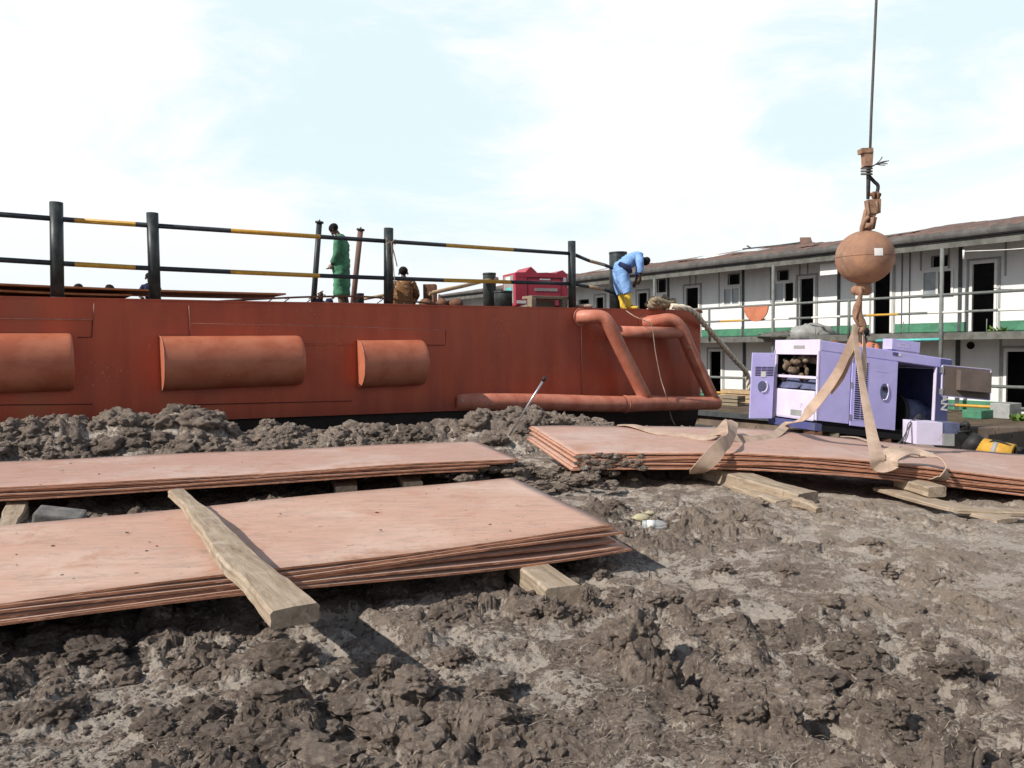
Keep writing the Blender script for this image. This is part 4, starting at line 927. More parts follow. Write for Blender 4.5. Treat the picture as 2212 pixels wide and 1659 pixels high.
# middle stack beyond it
Z2 = EYE - 1.12
nr2 = atZ(1122, 992, Z2); fr2 = atZ(1030, 950, Z2); nl2 = atZ(0, 1048, Z2); fl2 = atZ(0, 983, Z2)
dl2 = (nl2 - nr2).normalized(); nl2e = nr2 + dl2 * 6.2; fl2e = fr2 + dl2 * 6.2
C2 = [xy(nl2e), xy(nr2), xy(fr2), xy(fl2e)]
for k in range(6):
    s0 = [(0, 0), (-.05, .01), (-.12, -.01), (-.30, .02), (-.36, 0), (-.42, .015)][k]; dr2 = -dl2; pn2 = (nr2 - fr2).normalized(); cn = shift(C2, dr2.x * s0[0] + pn2.x * s0[1], dr2.y * s0[0] + pn2.y * s0[1])
    def zf(u, v, k=k):
        return Z2 - k * (.021 - .004 * u) + .010 * math.sin(u * 8 + 1) * (1 - v) - .02 * (1 - u) * (1 - v) - .012 * v + .004 * math.sin(u * 17 + k)
    plate('steel_plate', cn, zf, .013, lab(k, 6, 'the middle stack nearest the red hull'), 'plates of the middle stack', [M['plate2'], M['plate_edge']])
# right stack, sagging, carried by the slings
XN = [.63, 2.43, 3.48, 4.27, 4.98, 6.6]; ZN = [.350, .335, .247, .148, .045, -.10]
XF = [.22, 2.75, 3.96, 4.99, 5.63, 6.6]; ZF = [.450, .407, .26, .15, .07, -.02]
def z3(x, v): return float(np.interp(x, XN, ZN)) * (1 - v) + float(np.interp(x, XF, ZF)) * v
from functools import lru_cache
def z3s(x, v): return sum(z3(x + dx_, v) for dx_ in (-.5, -.3, -.15, 0, .15, .3, .5)) / 7
C3 = [(.63, 7.7), (6.75, 7.72), (6.6, 9.52), (.22, 9.5)]
def z3uv(u, v): return z3s((C3[0][0] * (1 - u) + C3[1][0] * u) * (1 - v) + (C3[3][0] * (1 - u) + C3[2][0] * u) * v, v)
for k in range(7):
    s0 = [(0, 0), (-.02, -.01), (.01, .01), (-.015, .0), (.02, .015), (-.03, 0), (-.05, .02)][k]
    def zf(u, v, k=k): return z3uv(u, v) - k * .0245 + .004 * math.sin(u * 15 + k * 2) + .003 * math.sin(u * 31 + k)
    plate('steel_plate', shift(C3, s0[0], -s0[1]), zf, .014, lab(k, 7, 'the right stack under the slings'), 'plates of the right stack', [M['plate2'], M['plate_edge']], nu=90)
# small crumbs lying on the plates
def onpl(x, y, zt=.35):
    z = zt
    for _ in range(12):
        p = atZ(x, y, z); v = min(max((p.y - 7.7) / 1.8, 0), 1); z = z3s(p.x, v)
    return atZ(x, y, z)
b = MB(); rr_ = random.Random(9)
for k in range(260):
    w = rr_.random()
    if w < .5:
        u, v = rr_.random() * .8 + .2, rr_.random(); p = V3((*C1[0], 0)).lerp(V3((*C1[1], 0)), u).lerp(V3((*C1[3], 0)).lerp(V3((*C1[2], 0)), u), v); z = Z1
    else:
        u, v = rr_.random(), rr_.random(); p = V3((*C2[0], 0)).lerp(V3((*C2[1], 0)), u).lerp(V3((*C2[3], 0)).lerp(V3((*C2[2], 0)), u), v); z = Z2 - .012
    s_ = .002 + .007 * rr_.random() ** 4
    b.add([V3((p.x + v_[0] * s_ * rr_.uniform(1, 2.2), p.y + v_[1] * s_ * rr_.uniform(.8, 1.4), z + v_[2] * s_ * .6)) for v_ in IVA], IF, 0, True)
tag(b.build('plate_crumbs', M['mud'], weld=False), 'little crumbs of mud lying on top of the left steel plates', 'mud crumbs', kind='stuff')
# ------------------------------------------------------------------ timbers
def timber(name, p0, p1, w, h, label, mat='wood', cat='timber', bev=.012, wob=.006, seed=1, w1=None, segs=14, group=None, warp=None, h1=None):
    """board whose top centreline runs p0 -> p1 (world)"""
    p0, p1 = V3(p0), V3(p1); d = (p1 - p0); l = d.length; d.normalize(); s = d.cross(V3((0, 0, 1))).normalized(); u = s.cross(d); rr = random.Random(seed); b = MB(); w1 = w1 or w; h1 = h1 or h
    ring = [(-.5, -bev), (-.5, -1), (.5, -1), (.5, -bev), (.5, 0), (-.5, 0)]
    a1, a2 = rr.random() * 6, rr.random() * 6
    for i in range(segs + 1):
        t = i / segs; c = p0.lerp(p1, t); ww = w * (1 - t) + w1 * t; hh = h * (1 - t) + h1 * t
        wl = -ww / 2 + wob * (math.sin(t * 9 + a1) + .5 * math.sin(t * 23 + a2)) + rr.gauss(0, wob * .25); wr = ww / 2 + wob * (math.sin(t * 7 + a2) + .6 * math.sin(t * 19 + a1)) + rr.gauss(0, wob * .25)
        tz = wob * .5 * math.sin(t * 6 + a1) + (warp(t) if warp else 0); e = min(bev, hh * .2)
        for (x, z) in ((wl, tz - e), (wl + e * .3, tz - hh * .5), (wl, tz - hh + e), (wl + e, tz - hh), (wr - e, tz - hh), (wr, tz - hh + e), (wr - e * .3, tz - hh * .5), (wr, tz - e), (wr - e, tz), (0, tz + wob * .3), (wl + e, tz)):
            b.v.append(c + s * x + u * z)
    m_ = 11
    for i in range(segs):
        for j in range(m_): a = i * m_ + j; c_ = i * m_ + (j + 1) % m_; b.f.append([a, c_, c_ + m_, a + m_]); b.m.append(0); b.sm.append(False)
    b.f.append([j for j in range(m_)]); b.f.append([segs * m_ + j for j in range(m_)][::-1]); b.m += [0, 0]; b.sm += [False] * 2
    mm = woodmat(d, mat, seed); return solo(b, name, mm, (p0 + p1) / 2, label, cat, group)
def woodmat(d, kind, seed):
    m, n, L, b = nmat('wood_%d' % seed); yaw = math.atan2(d.y, d.x)
    v0 = vec(n, L, (1, 1, 1), (0, 0, -yaw)); mp = n.new('ShaderNodeMapping'); mp.inputs['Scale'].default_value = (1.2, 12, 12); mp.inputs['Location'].default_value = (seed, seed * 2.3, 0); L.new(v0, mp.inputs[0]); v = mp.outputs[0]
    g = noise(n, L, v, 2.4, 8, .7, .6); f = noise(n, L, v0, 6, 6, .7)
    c = ramp(n, L, g, [(.32, (.20, .150, .105)), (.5, (.34, .270, .198)), (.68, (.45, .370, .285))])
    c = mix(n, L, fr(n, L, f, .5, .72, 0, .6), c, (.54, .46, .375)); c = mix(n, L, fr(n, L, noise(n, L, v0, 11, 8, .8), .60, .7, 0, .6), c, (.10, .08, .06))
    L.new(c, b.inputs['Base Color']); b.inputs['Roughness'].default_value = .88; b.inputs['Specular IOR Level'].default_value = .2
    h = bump(n, L, b, g, .8, .006); bump(n, L, b, noise(n, L, v0, 40, 6, .8), .4, .004, h); return m
# plank laid over the nearest stack: centreline sighted
pa = atZ(372, 1056, Z1 + .10); pbk = atZ(632, 1312, .085); pbk = atZ(628, 1310, Z1 - .235 + .06)
pa = atZ(383, 1058, Z1 + .12); pbk = atZ(636, 1314, Z1 + .105)
timber('plank', pa, pbk, .115, .06, 'long weathered grey plank laid slantwise across the nearest plate stack', seed=3, w1=.20, wob=.010, segs=30, h1=.075, cat='plank')
timber('timber_block', atZ(1075, 1160, .135), atZ(1218, 1268, .135), .20, .125, 'squared timber block jutting out under the near edge of the closest stack', seed=4, wob=.004)
timber('timber_block', atZ(730, 1000, .17), atZ(748, 1050, .15), .21, .10, 'timber block under the middle stack, left of the two in the gap', seed=5, wob=.005)
timber('timber_block', atZ(860, 992, .18), atZ(892, 1040, .16), .20, .10, 'timber block under the middle stack, right of the two in the gap', seed=6, wob=.005)
timber('timber_beam', atZ(40, 1080, .18), atZ(5, 1150, .03), .16, .12, 'dark sloping beam under the left end of the middle stack', seed=7)
b = MB(); b.box((0, 0, 0), (.34, .22, .16), rotbox(atZ(128, 1125, .10), 0, .3, .2, .15), bev=.02); solo(b, 'concrete_lump', M['concrete'], atZ(128, 1135, .02), 'pale cracked concrete lump in the dark gap between the left stacks', 'concrete lump')
timber('split_beam', atZ(1540, 1004, .17), atZ(1745, 1066, .06), .26, .15, 'split pale timber beam sticking out under the right stack below the sling loop', seed=8, wob=.012, segs=24)
timber('split_beam', atZ(1520, 1018, .06), atZ(1700, 1082, .0), .24, .10, 'flat broken board lying along the left side of the split pale beam', seed=9, wob=.012, segs=20)
timber('timber_block', atZ(1950, 1030, .045), atZ(2025, 1052, .03), .20, .10, 'short squared timber under the right stack below the right sling', seed=10)
timber('board', atZ(1905, 1052, -.06), atZ(2175, 1122, -.10), .24, .035, 'long flat muddy board lying on the ground at right', seed=12, cat='board', wob=.01)
timber('board', atZ(2060, 1098, -.06), atZ(2260, 1104, -.08), .16, .04, 'dark damp board lying at the right edge beyond the flat board', seed=13, cat='board')
# short bent log stub and driftwood
timber('log_stub', atZ(1722, 1074, .05), atZ(1772, 1096, .01), .12, .09, 'short grey log stub lying at the end of the split beam', seed=15, wob=.014, segs=10, w1=.07, h1=.05, cat='log')
# steel rod standing in the mud
q0 = atY(1110, 925, 10.2); q1 = atY(1177, 816, 10.0); rod = thing('steel_rod', q0, 'thin bare steel rod leaning out of the mud heap in front of the hull', 'rod')
MB().tube([q0 - (q1 - q0) * .15, q1], .0145, 10).build('shaft', M['silver'], rod); d_ = (q1 - q0).normalized(); MB().tube([q1 - d_ * .05, q1 + d_ * .01], .024, 10).build('tip', M['rubber'], rod)
# plastic bottle
bp = atZ(1415, 1133, .055); bf = rotbox(bp, 0, -.12); bo = thing('plastic_bottle', bp, 'crushed clear plastic bottle with a white label lying on the mud', 'bottle')
pr = [(-.10, .012), (-.095, .03), (-.05, .033), (-.045, .030), (.02, .032), (.05, .030), (.075, .016), (.09, .012)]
MB().tube([bf((x, 0, 0)) for x, r in pr], [r for x, r in pr], 16).build('bottle_body', M['plastic'], bo)
MB().tube([bf((-.06, 0, 0)), bf((.0, 0, 0))], .0345, 16).build('label', M['white'], bo); MB().tube([bf((.088, 0, 0)), bf((.105, 0, 0))], .015, 12).build('cap', M['rust'], bo)
for i, (x, y, s_, lb) in enumerate(((1385, 1118, .05, 'yellowish foam lump lying just left of the plastic bottle'), (1405, 1108, .03, 'tiny yellowish foam lump just behind the plastic bottle'), (1672, 1040, .03, 'small yellowish foam lump on the mud left of the split beam'))):
    if i == 2: x, y = 1680 - 310, 1036
    p = atZ(x, y, .04); b = MB(); b.ell(p, (s_ * 1.4, s_, s_ * .6), 12, 8, jit=.22, seed=i + 20); solo(b, 'foam_lump', M['foam'], p, 'small yellowish foam lump on the mud below the right stack' if i == 2 else lb, 'foam')
#SECTION_HOOK
# ------------------------------------------------------------------ crane hook and slings
HY = 8.2
def hy(x, y, dy=0): return atY(x, y, HY + dy)
hk = thing('crane_hook', hy(1858, 690), 'rusty round crane headache ball with hook hanging on a wire rope', 'crane hook')
b = MB(); b.tube([hy(1876.5, 420), hy(1882, 250), hy(1893, 0), hy(1900, -160)], .0135, 10); b.build('wire_rope', M['wire'], hk)
kp = F / HY
cb = hy(1868, 556); R_b = 59.5 / kp
b = MB(); b.ell(cb, (R_b, R_b, R_b * .96), 48, 32); b.build('ball', M['ball'], hk)
b = MB(); vt = []
for i in range(5):
    for j in range(5):
        d_ = V3(((i - 2) / 2 * .045, 0, (j - 2) / 2 * .038)); c_ = hy(1870, 551) - cb; q = V3((c_.x, 0, c_.z)) + d_; yy = -math.sqrt(max(R_b ** 2 - q.x ** 2 - (q.z / .96) ** 2, 0)) - .003; vt.append(cb + V3((q.x, yy, q.z)))
b.add(vt, [[i * 5 + j, (i + 1) * 5 + j, (i + 1) * 5 + j + 1, i * 5 + j + 1] for i in range(4) for j in range(4)], 0, True); b.build('label', M['white'], hk)
b = MB(); b.tube([cb + V3((math.cos(a) * R_b * 1.003, math.sin(a) * R_b * 1.003, 0)) for a in np.linspace(0, 2 * math.pi, 40)], .0022, 6, caps=False); b.build('weld_seam', M['rust'], hk)
# fittings above the ball
def wedge(xa, ya, xb, yb, w0, w1, dpt, nm, mk='hookm', dy=0):
    a = hy(xa, ya, dy); c = hy(xb, yb, dy); d_ = (c - a).normalized(); s_ = d_.cross(V3((0, 1, 0))).normalized(); y_ = V3((0, 1, 0)); b = MB(); P = []
    for p, w in ((a, w0), (c, w1)):
        for e, g in ((-1, -1), (1, -1), (1, 1), (-1, 1)): P.append(p + s_ * e * w / 2 + y_ * g * dpt / 2)
    b.add(P, [(0, 1, 2, 3), (7, 6, 5, 4), (0, 4, 5, 1), (1, 5, 6, 2), (2, 6, 7, 3), (3, 7, 4, 0)]); return b.build(nm, M[mk], hk)
wedge(1873, 326, 1873, 360, .095, .075, .09, 'rope_socket'); wedge(1869, 322, 1869, 332, .12, .11, .11, 'socket_collar')
b = MB(); b.tube([hy(1875, 320), hy(1875, 430)], .017, 10); b.build('wire_rope', M['wire'], hk)
b = MB()
for dy_ in (-3, 3, 9): b.tube([hy(1872, 367 + dy_, 0) + V3((math.cos(a) * .05, math.sin(a) * .05, .012 * math.sin(a))) for a in np.linspace(0, 6.28, 16)], .011, 6, caps=False)
for (xx, yy) in ((1905, 352), (1915, 348), (1920, 347), (1917, 354), (1912, 357), (1906, 339)): b.tube(crom([hy(1874, 366), hy(1890, 356), hy((1893 + xx) / 2, (354 + yy) / 2 + random.uniform(-2, 2)), hy(xx, yy)], 4), .0055, 5)
b.build('frayed_lashing', M['wire'], hk)
b = MB(); b.tube(crom([hy(1877, 380), hy(1888, 392), hy(1896, 400), hy(1896, 410), hy(1892, 420)], 5), .018, 10); b.build('dead_end', M['rubber'], hk)
b = MB(); b.tube([hy(1882, 420) + V3((-.02, 0, 0)), hy(1902, 421)], .020, 10); b.tube([hy(1884, 426), hy(1900, 428)], .015, 8); b.tube([hy(1887, 414, -.03), hy(1888, 432, -.03)], .013, 8); b.tube([hy(1897, 414, -.03), hy(1897, 432, -.03)], .013, 8); b.build('rope_clip', M['rust'], hk)
wedge(1885, 432, 1886, 462, .135, .115, .10, 'wedge_socket')
b = MB(); b.tube([hy(1873, 434, -.055), hy(1877, 460, -.055), hy(1870, 480, -.05)], .012, 8); b.tube([hy(1893, 434, -.055), hy(1897, 458, -.055)], .012, 8); b.build('socket_rib', M['hookm'], hk)
wedge(1881, 455, 1868, 493, .12, .075, .07, 'clevis'); wedge(1880, 470, 1876, 495, .09, .08, .12, 'clevis', 'rust', .02)
b = MB(); b.tube(crom([hy(1876, 468, -.08), hy(1866, 480, -.08), hy(1861, 494, -.08), hy(1864, 503, -.06)], 5), .020, 10); b.tube(crom([hy(1885, 470, -.08), hy(1883, 485, -.08), hy(1878, 498, -.06)], 5), .020, 10); b.tube([hy(1870, 487, -.1), hy(1884, 488, -.1)], .028, 12); b.build('shackle', M['hookm'], hk)
b = MB(); b.tube([hy(1869, 497), hy(1869, 512)], .045, 14); b.build('swivel', M['hookm'], hk)
# below the ball
b = MB(); b.tube([hy(1866, 608), hy(1862, 622), hy(1860, 630)], [.07, .06, .055], 16); b.ell(hy(1849, 627), (.055, .05, .05), 12, 8); b.ell(hy(1872, 627), (.055, .05, .055), 12, 8); b.tube([hy(1846, 628), hy(1876, 628)], .05, 12); b.build('swivel', M['ball'], hk)
b = MB(); b.tube(crom([hy(1857, 621, -.06), hy(1859, 632, -.07), hy(1856, 650, -.03), hy(1852, 668, 0), hy(1853, 684, 0), hy(1860, 697, 0), hy(1864, 706, 0), hy(1858, 715, 0), hy(1849, 712, 0), hy(1844, 702, 0)], 5),
              [.022] * 8 + [.024, .027, .03, .034, .038, .042, .045, .046, .048, .05, .05, .05, .05, .05, .05, .05, .05, .048, .046, .044, .042, .04, .037, .034, .032, .030, .028, .026, .025, .024, .022, .02, .02, .018, .018, .015, .015, .012], 14); b.build('hook', M['hookm'], hk)
b = MB(); b.tube([hy(1862, 640, -.05), hy(1850, 690, -.05)], .008, 6); b.build('safety_latch', M['rust'], hk)
# slings: flat webbing
def strap(o, raw, nrm, w, nm='webbing', k=9):
    P = crom(raw, k); N = len(P); ns = [V3(v) for v in nrm]; Nn = []
    for i in range(N):
        f = i / (N - 1) * (len(ns) - 1); a = int(min(f, len(ns) - 2)); Nn.append(ns[a].lerp(ns[a + 1], f - a))
    MB().ribbon(P, Nn, lerpl(w, N), .010).build(nm, M['sling'], o)
up = (0, 0, 1); cm = (-.1, -1, .1)
def op(x, y, h=.012): p = onpl(x, y); p.z += h; return p
sl1 = thing('lifting_sling', hy(1852, 705), 'flat tan web sling running from the hook down to the left over the right stack', 'lifting sling', 'flat web slings hanging on the crane hook')
la = [hy(1850, 704, -.02), hy(1838, 740, 0), hy(1812, 800, .15), hy(1775, 855, .35), hy(1735, 900, .6), op(1700, 932, .08), op(1672, 944, .02), op(1630, 950), op(1590, 952, .03), op(1566, 950, .08), op(1550, 948, .05)]
strap(sl1, la, [cm, (-.5, -.8, .2), (-.5, -.8, .2), (-.5, -.7, .3), (-.4, -.7, .4), (-.2, -.6, .8), (0, -.7, .8), (0, -.7, .7), (0, -.6, .8), (0, -.3, 1), up], [.05, .07, .095, .11, .12, .12, .10, .09, .12, .14, .14])
strap(sl1, [hy(1854, 704, .05), hy(1848, 740, .08), hy(1832, 775, .15), hy(1812, 815, .22), hy(1790, 845, .4)], [cm, (-.8, -.4, .2), (-.9, -.3, .2), (-.7, -.6, .2), (-.5, -.8, .2)], [.05, .08, .12, .12, .1])
# tail lying over the plates and the loop round the near edge
ne = lambda x, y, Y, z=None: (atY(x, y, Y))
strap(sl1, [op(1340, 920), op(1370, 925, .03), op(1420, 938, .02), op(1480, 944, .02), op(1525, 950, .02), op(1560, 944, .09), op(1580, 941, .16), ne(1576, 947, 7.85), ne(1560, 962, 7.62), ne(1540, 985, 7.58), ne(1518, 1008, 7.60), ne(1505, 1020, 7.75), ne(1520, 1024, 8.1)],
      [up, up, (0, -.3, 1), (0, -.4, .9), (0, -.3, .95), (-.2, -.2, 1), (.3, -.3, .9), (.6, -.8, .2), (.3, -1, .1), (0, -1, 0), (0, -1, -.3), (0, -.6, -.8), (0, 0, -1)], [.12, .13, .11, .09, .13, .15, .15, .13, .15, .17, .16, .15, .14])
sl2 = thing('lifting_sling', hy(1858, 708), 'flat tan web sling hanging straight down from the hook to the right sling loop', 'lifting sling', 'flat web slings hanging on the crane hook')
strap(sl2, [hy(1846, 700, -.03), hy(1849, 740, -.04), hy(1858, 800, -.1), hy(1868, 860, -.2), hy(1876, 900, -.3), hy(1886, 950, -.45), ne(1895, 985, 7.62), ne(1899, 1002, 7.62), ne(1915, 1004, 7.6), ne(1935, 998, 7.58)],
      [(.2, -1, 0), (.1, -1, 0), (.3, -1, 0), (.1, -1, 0), (0, -1, 0), (0, -1, .1), (0, -1, 0), (0, -1, -.4), (.2, -.9, .3), (0, -.8, .5)], [.045, .055, .065, .08, .095, .12, .15, .16, .14, .12])
strap(sl2, [hy(1862, 706, .02), hy(1866, 740, .02), hy(1866, 790, -.03), hy(1862, 820, -.08)], [(1, -.5, 0), (.7, -.7, 0), (.4, -1, 0), (0, -1, 0)], [.04, .07, .08, .07])
strap(sl2, [ne(1925, 1004, 7.6), ne(1925, 992, 7.6), ne(1938, 980, 7.65), ne(1960, 974, 7.75), ne(1985, 978, 7.8), ne(2012, 984, 7.72), ne(2034, 994, 7.63), ne(2043, 1012, 7.58), ne(2040, 1028, 7.58), ne(2026, 1036, 7.66), ne(2018, 1034, 7.9)],
      [(-.8, -.5, 0), (-.8, -.5, .5), (-.3, -.5, 1), (0, -.4, 1), (.1, -.5, .9), (.3, -.5, .8), (.8, -.5, .5), (1, -.5, 0), (.5, -1, -.2), (-.2, -.6, -1), (-.3, 0, -1)], [.15, .15, .16, .14, .13, .14, .16, .17, .17, .16, .14])
strap(sl2, [op(1905, 985, .02), op(1940, 985, .08), op(1975, 988, .02), op(2000, 985, .03)], [up, (0, -.6, .8), (0, -.5, .8), up], [.1, .1, .06, .08])
for p in (op(1845, 945), ): pass
b = MB(); b.ribbon(crom([op(1815, 945, .012), op(1850, 950, .03), op(1880, 958, .02), op(1905, 966, .012)], 6), [V3(up)] * 19, [.05] * 19, .008); solo(b, 'loose_strap', M['sling'], op(1850, 950), 'narrow loose strap lying on the right stack in front of the generator', 'strap')
#SECTION_GEN
# ------------------------------------------------------------------ lilac generator
G0 = atY(1764, 908, 11.6); gux = V3((.953, .268, -.135)); guy = V3((-.27, .96, 0)).normalized(); guz = V3((.035, 0, 1))
gf = frame(G0, gux, guy, guz)
gen = thing('generator', G0, 'battered lilac diesel generator with its side doors open behind the right stack', 'generator')
def gfr(x, y, yy=0):   # sighting -> front face coords
    nrm = gux.cross(guz).normalized(); p = onplane(x, y, G0 + guy * yy, nrm) - G0 - guy * yy
    M2 = Matrix(((gux.x, guy.x, guz.x), (gux.y, guy.y, guz.y), (gux.z, guy.z, guz.z))).inverted(); q = M2 @ p; return q.x, q.z
gen_L = gfr(2056, 775)[0]; gen_H = gfr(1768, 734)[1]; WG = 1.12
sx1 = gfr(1936, 850)[0]; sx2 = gfr(2024, 850)[0]; zt1 = gen_H - .155
print('gen', gen_L, gen_H, sx1, sx2)
th = .03
b = MB(); b.rng(th, gen_L, 0, WG, zt1, gen_H, gf, bev=.012); b.build('roof_cover', M['lilac'], gen)
b = MB(); b.rng(.0, gfr(1836, 850)[0], 0, .025, 0, zt1 - .004, gf, bev=.004); b.build('side_panel', M['lilac'], gen)
gd = thing; b = MB(); xs_, xe_ = gfr(1838, 850)[0], sx1; b.rng(xs_, xe_, -.012, .02, -.02, zt1 - .006, gf, bev=.005); door = b.build('door', M['lilac'], gen)
g0x, g0z = gfr(1843, 893); g1x, g1z = gfr(1874, 785); g0x += .0
b = MB(); b.rng(g0x - .01, g1x + .012, -.016, -.0125, .07, zt1 - .05, gf); b.build('louvre_back', M['lilac'], door)
b = MB(); zz = .09
while zz < zt1 - .09:
    for x0_, x1_ in ((g0x, (g0x + g1x) / 2 - .008), ((g0x + g1x) / 2 + .008, g1x)): b.rng(x0_, x1_, -.019, -.0165, zz, zz + .020, gf)
    zz += .034
b.build('louvre', M['louvre'], door)
def latch(cx, cz, par, yoff, s=1):
    b = MB(); P = [gf((cx + .065 * s * math.cos(a), yoff, cz + (.10 if math.sin(a) > 0 else .13) * s * math.sin(a))) for a in np.linspace(0, 2 * math.pi, 24, endpoint=False)]; b.prism(P, guy * -.004); l = b.build('latch_recess', M['drum'], par)
    b = MB(); b.rng(cx - .04 * s, cx + .03 * s, yoff - .02, yoff - .005, cz + .015, cz + .07, gf); b.build('handle', M['louvre'], l)
    b = MB(); b.tube([gf((cx + .06 * s * math.cos(a), yoff - .008, cz + .115 * s * math.sin(a))) for a in np.linspace(-1.9, .9, 12)], .010, 6); b.build('handle_rim', M['lilac2'], l)
hx, hz_ = gfr(1909, 845); latch(hx, hz_, door, -.013, 1.2)
for zz in (.06, .55, .95):
    b = MB(); b.rng(xs_ - .012, xs_ + .012, -.02, -.0, zz, zz + .09, gf); b.build('hinge', M['silver'], door)
b = MB(); b.rng(*[gfr(1892, 800)[0], gfr(1918, 800)[0]], -.016, -.0125, .86, .865, gf); b.build('scratch', M['lilac2'], door)
# end post with lettering, bottom rail, back, interior
b = MB(); b.rng(sx2 - .02, gen_L - .03, 0, .06, -.0, zt1 - .006, gf, bev=.004); post_ = b.build('corner_post', M['navy'], gen)
b = MB(); b.rng(gfr(2032, 775)[0], gen_L + .004, -.006, .3, zt1 + .002, gen_H - .012, gf, bev=.003); b.build('corner_cap', M['navy'], gen)
b = MB(); b.rng(sx2 - .035, sx2 - .02, -.004, .05, 0, zt1 - .006, gf); b.build('post_edge', M['lilac2'], post_)
b = MB(); b.rng(0, gen_L, WG - .02, WG, 0, zt1, gf); b.build('back_panel', M['dark'], gen)
b = MB(); b.rng(gen_L - .03, gen_L - .004, .07, WG - .03, 0, zt1 - .004, gf); b.build('end_panel', M['navy'], gen)
b = MB(); b.rng(0.03, gen_L, 0.03, WG - .03, -.06, 0, gf); b.build('floor_pan', M['dark'], gen)
b = MB(); b.rng(.6, .63, .05, WG - .03, 0, zt1 - .01, gf); b.build('bulkhead', M['dark'], gen)
al = b = MB(); ax, az = gfr(1968, 885, .45); b.tube([gf((ax - .28, .45, .26)), gf((ax + .08, .45, .26)), gf((ax + .12, .45, .26)), gf((ax + .26, .45, .26))], [.25, .25, .21, .20], 24); b.build('alternator', M['drum'], gen)
b = MB(); b.rng(ax - .4, ax + .3, .2, .7, .0, .05, gf); b.tube([gf((ax - .3, .45, .26)), gf((ax - .38, .45, .26))], .3, 24); b.build('flywheel_housing', M['rubber'], gen)
def gtext(s, x, z, h, rot, par, y=-.003, mk='white', font_out=True):
    cu = bpy.data.curves.new('lettering', 'FONT'); cu.body = s; cu.size = h; cu.extrude = .001; cu.offset = .006; o = bpy.data.objects.new('lettering', cu); C.objects.link(o)
    dg = bpy.context.evaluated_depsgraph_get(); me = bpy.data.meshes.new_from_object(o.evaluated_get(dg)); bpy.data.objects.remove(o)
    ca, sa = math.cos(rot), math.sin(rot); off = V3(par['_w'])
    for v in me.vertices:
        a, c = v.co.x * ca - v.co.y * sa, v.co.x * sa + v.co.y * ca; v.co = gf((x + a, y - v.co.z, z + c)) - off
    me.materials.clear(); me.materials.append(M[mk]); o = bpy.data.objects.new('lettering', me); C.objects.link(o); o.parent = par
tx, tz = gfr(2034, 853); gtext('AN', tx + .0, tz + .005, .175, -math.pi / 2, post_, y=-.004)
tx2 = tx
# small rear door swung open
hx0, _ = gfr(2034, 820); 
du = V3((.96, .12, -.10)); dz_ = V3((.02, 0, 1)); D0 = atY(2034, 855, 11.95); dn = du.cross(dz_).normalized(); df = frame(D0, du, -dn * -1 if dn.y > 0 else -dn, dz_)
wD = 116 * 12 / F; hD = 66 * 12 / F
b = MB(); b.rng(0, wD, 0, .012, 0, hD, df, bev=.003); dr_ = b.build('door', M['lilac'], gen)
b = MB(); b.rng(.02, wD - .012, -.006, -.001, .012, hD - .012, df); b.build('lining', M['doorin'], dr_)
b = MB(); b.rng(.24, wD - .05, -.1, -.007, .11, hD - .05, df, bev=.004); b.build('duct_box', M['doorin'], dr_)
b = MB(); b.rng(-.01, .0, -.012, .014, 0, hD, df); b.rng(0, wD, -.012, 0, -.008, 0, df); b.rng(0, wD, -.012, 0, hD, hD + .008, df); b.rng(wD, wD + .01, -.012, .014, 0, hD, df); b.build('door_flange', M['lilac2'], dr_)
for zz in (.02, hD - .12): b = MB(); b.rng(-.05, .01, -.02, .0, zz, zz + .09, df); b.build('hinge', M['silver'], dr_)
# raised box on the roof with faded lettering
bx0 = gfr(1927, 745)[0]; bx1 = gfr(1988, 745)[0]
b = MB(); rbf = frame(gf((bx0, .0, gen_H + .02)), (gux * 1.0 + V3((0, 0, .01))), guy, guz); b.rng(0, bx1 - bx0, 0, .2, 0, .165, rbf, bev=.006); rb = b.build('air_inlet_box', M['lilac'], gen)
b = MB(); b.rng(.1, bx1 - bx0, .02, .19, -.04, 0, rbf); b.build('inlet_base', M['lilac2'], rb)
rr_ = random.Random(3); b = MB()
for k in range(7):
    x = .11 + k * .034; b.rng(x, x + .008, -.004, -.001, .05, .11, rbf); b.rng(x, x + .024, -.004, -.001, .05 + rr_.choice((0, .026, .052)), .058 + rr_.choice((.0, .0)) + .0, rbf) if False else b.rng(x, x + .024, -.0045, -.0015, .102, .11, rbf)
b.build('lettering', M['lilac2'], rb)
b = MB(); b.rng(bx0 + .02, bx0 + .12, -.006, -.001, gen_H - .07, gen_H - .02, gf); b.build('torn_sticker', M['navy'], gen); b = MB(); b.rng(bx0 + .13, bx0 + .18, -.006, -.001, gen_H - .07, gen_H - .03, gf); b.build('torn_sticker', M['white'], gen)
b = MB(); b.ell(gf((.5, .3, gen_H + .02)), (.08, .08, .05), 12, 6); b.build('lifting_eye', M['rust'], gen)
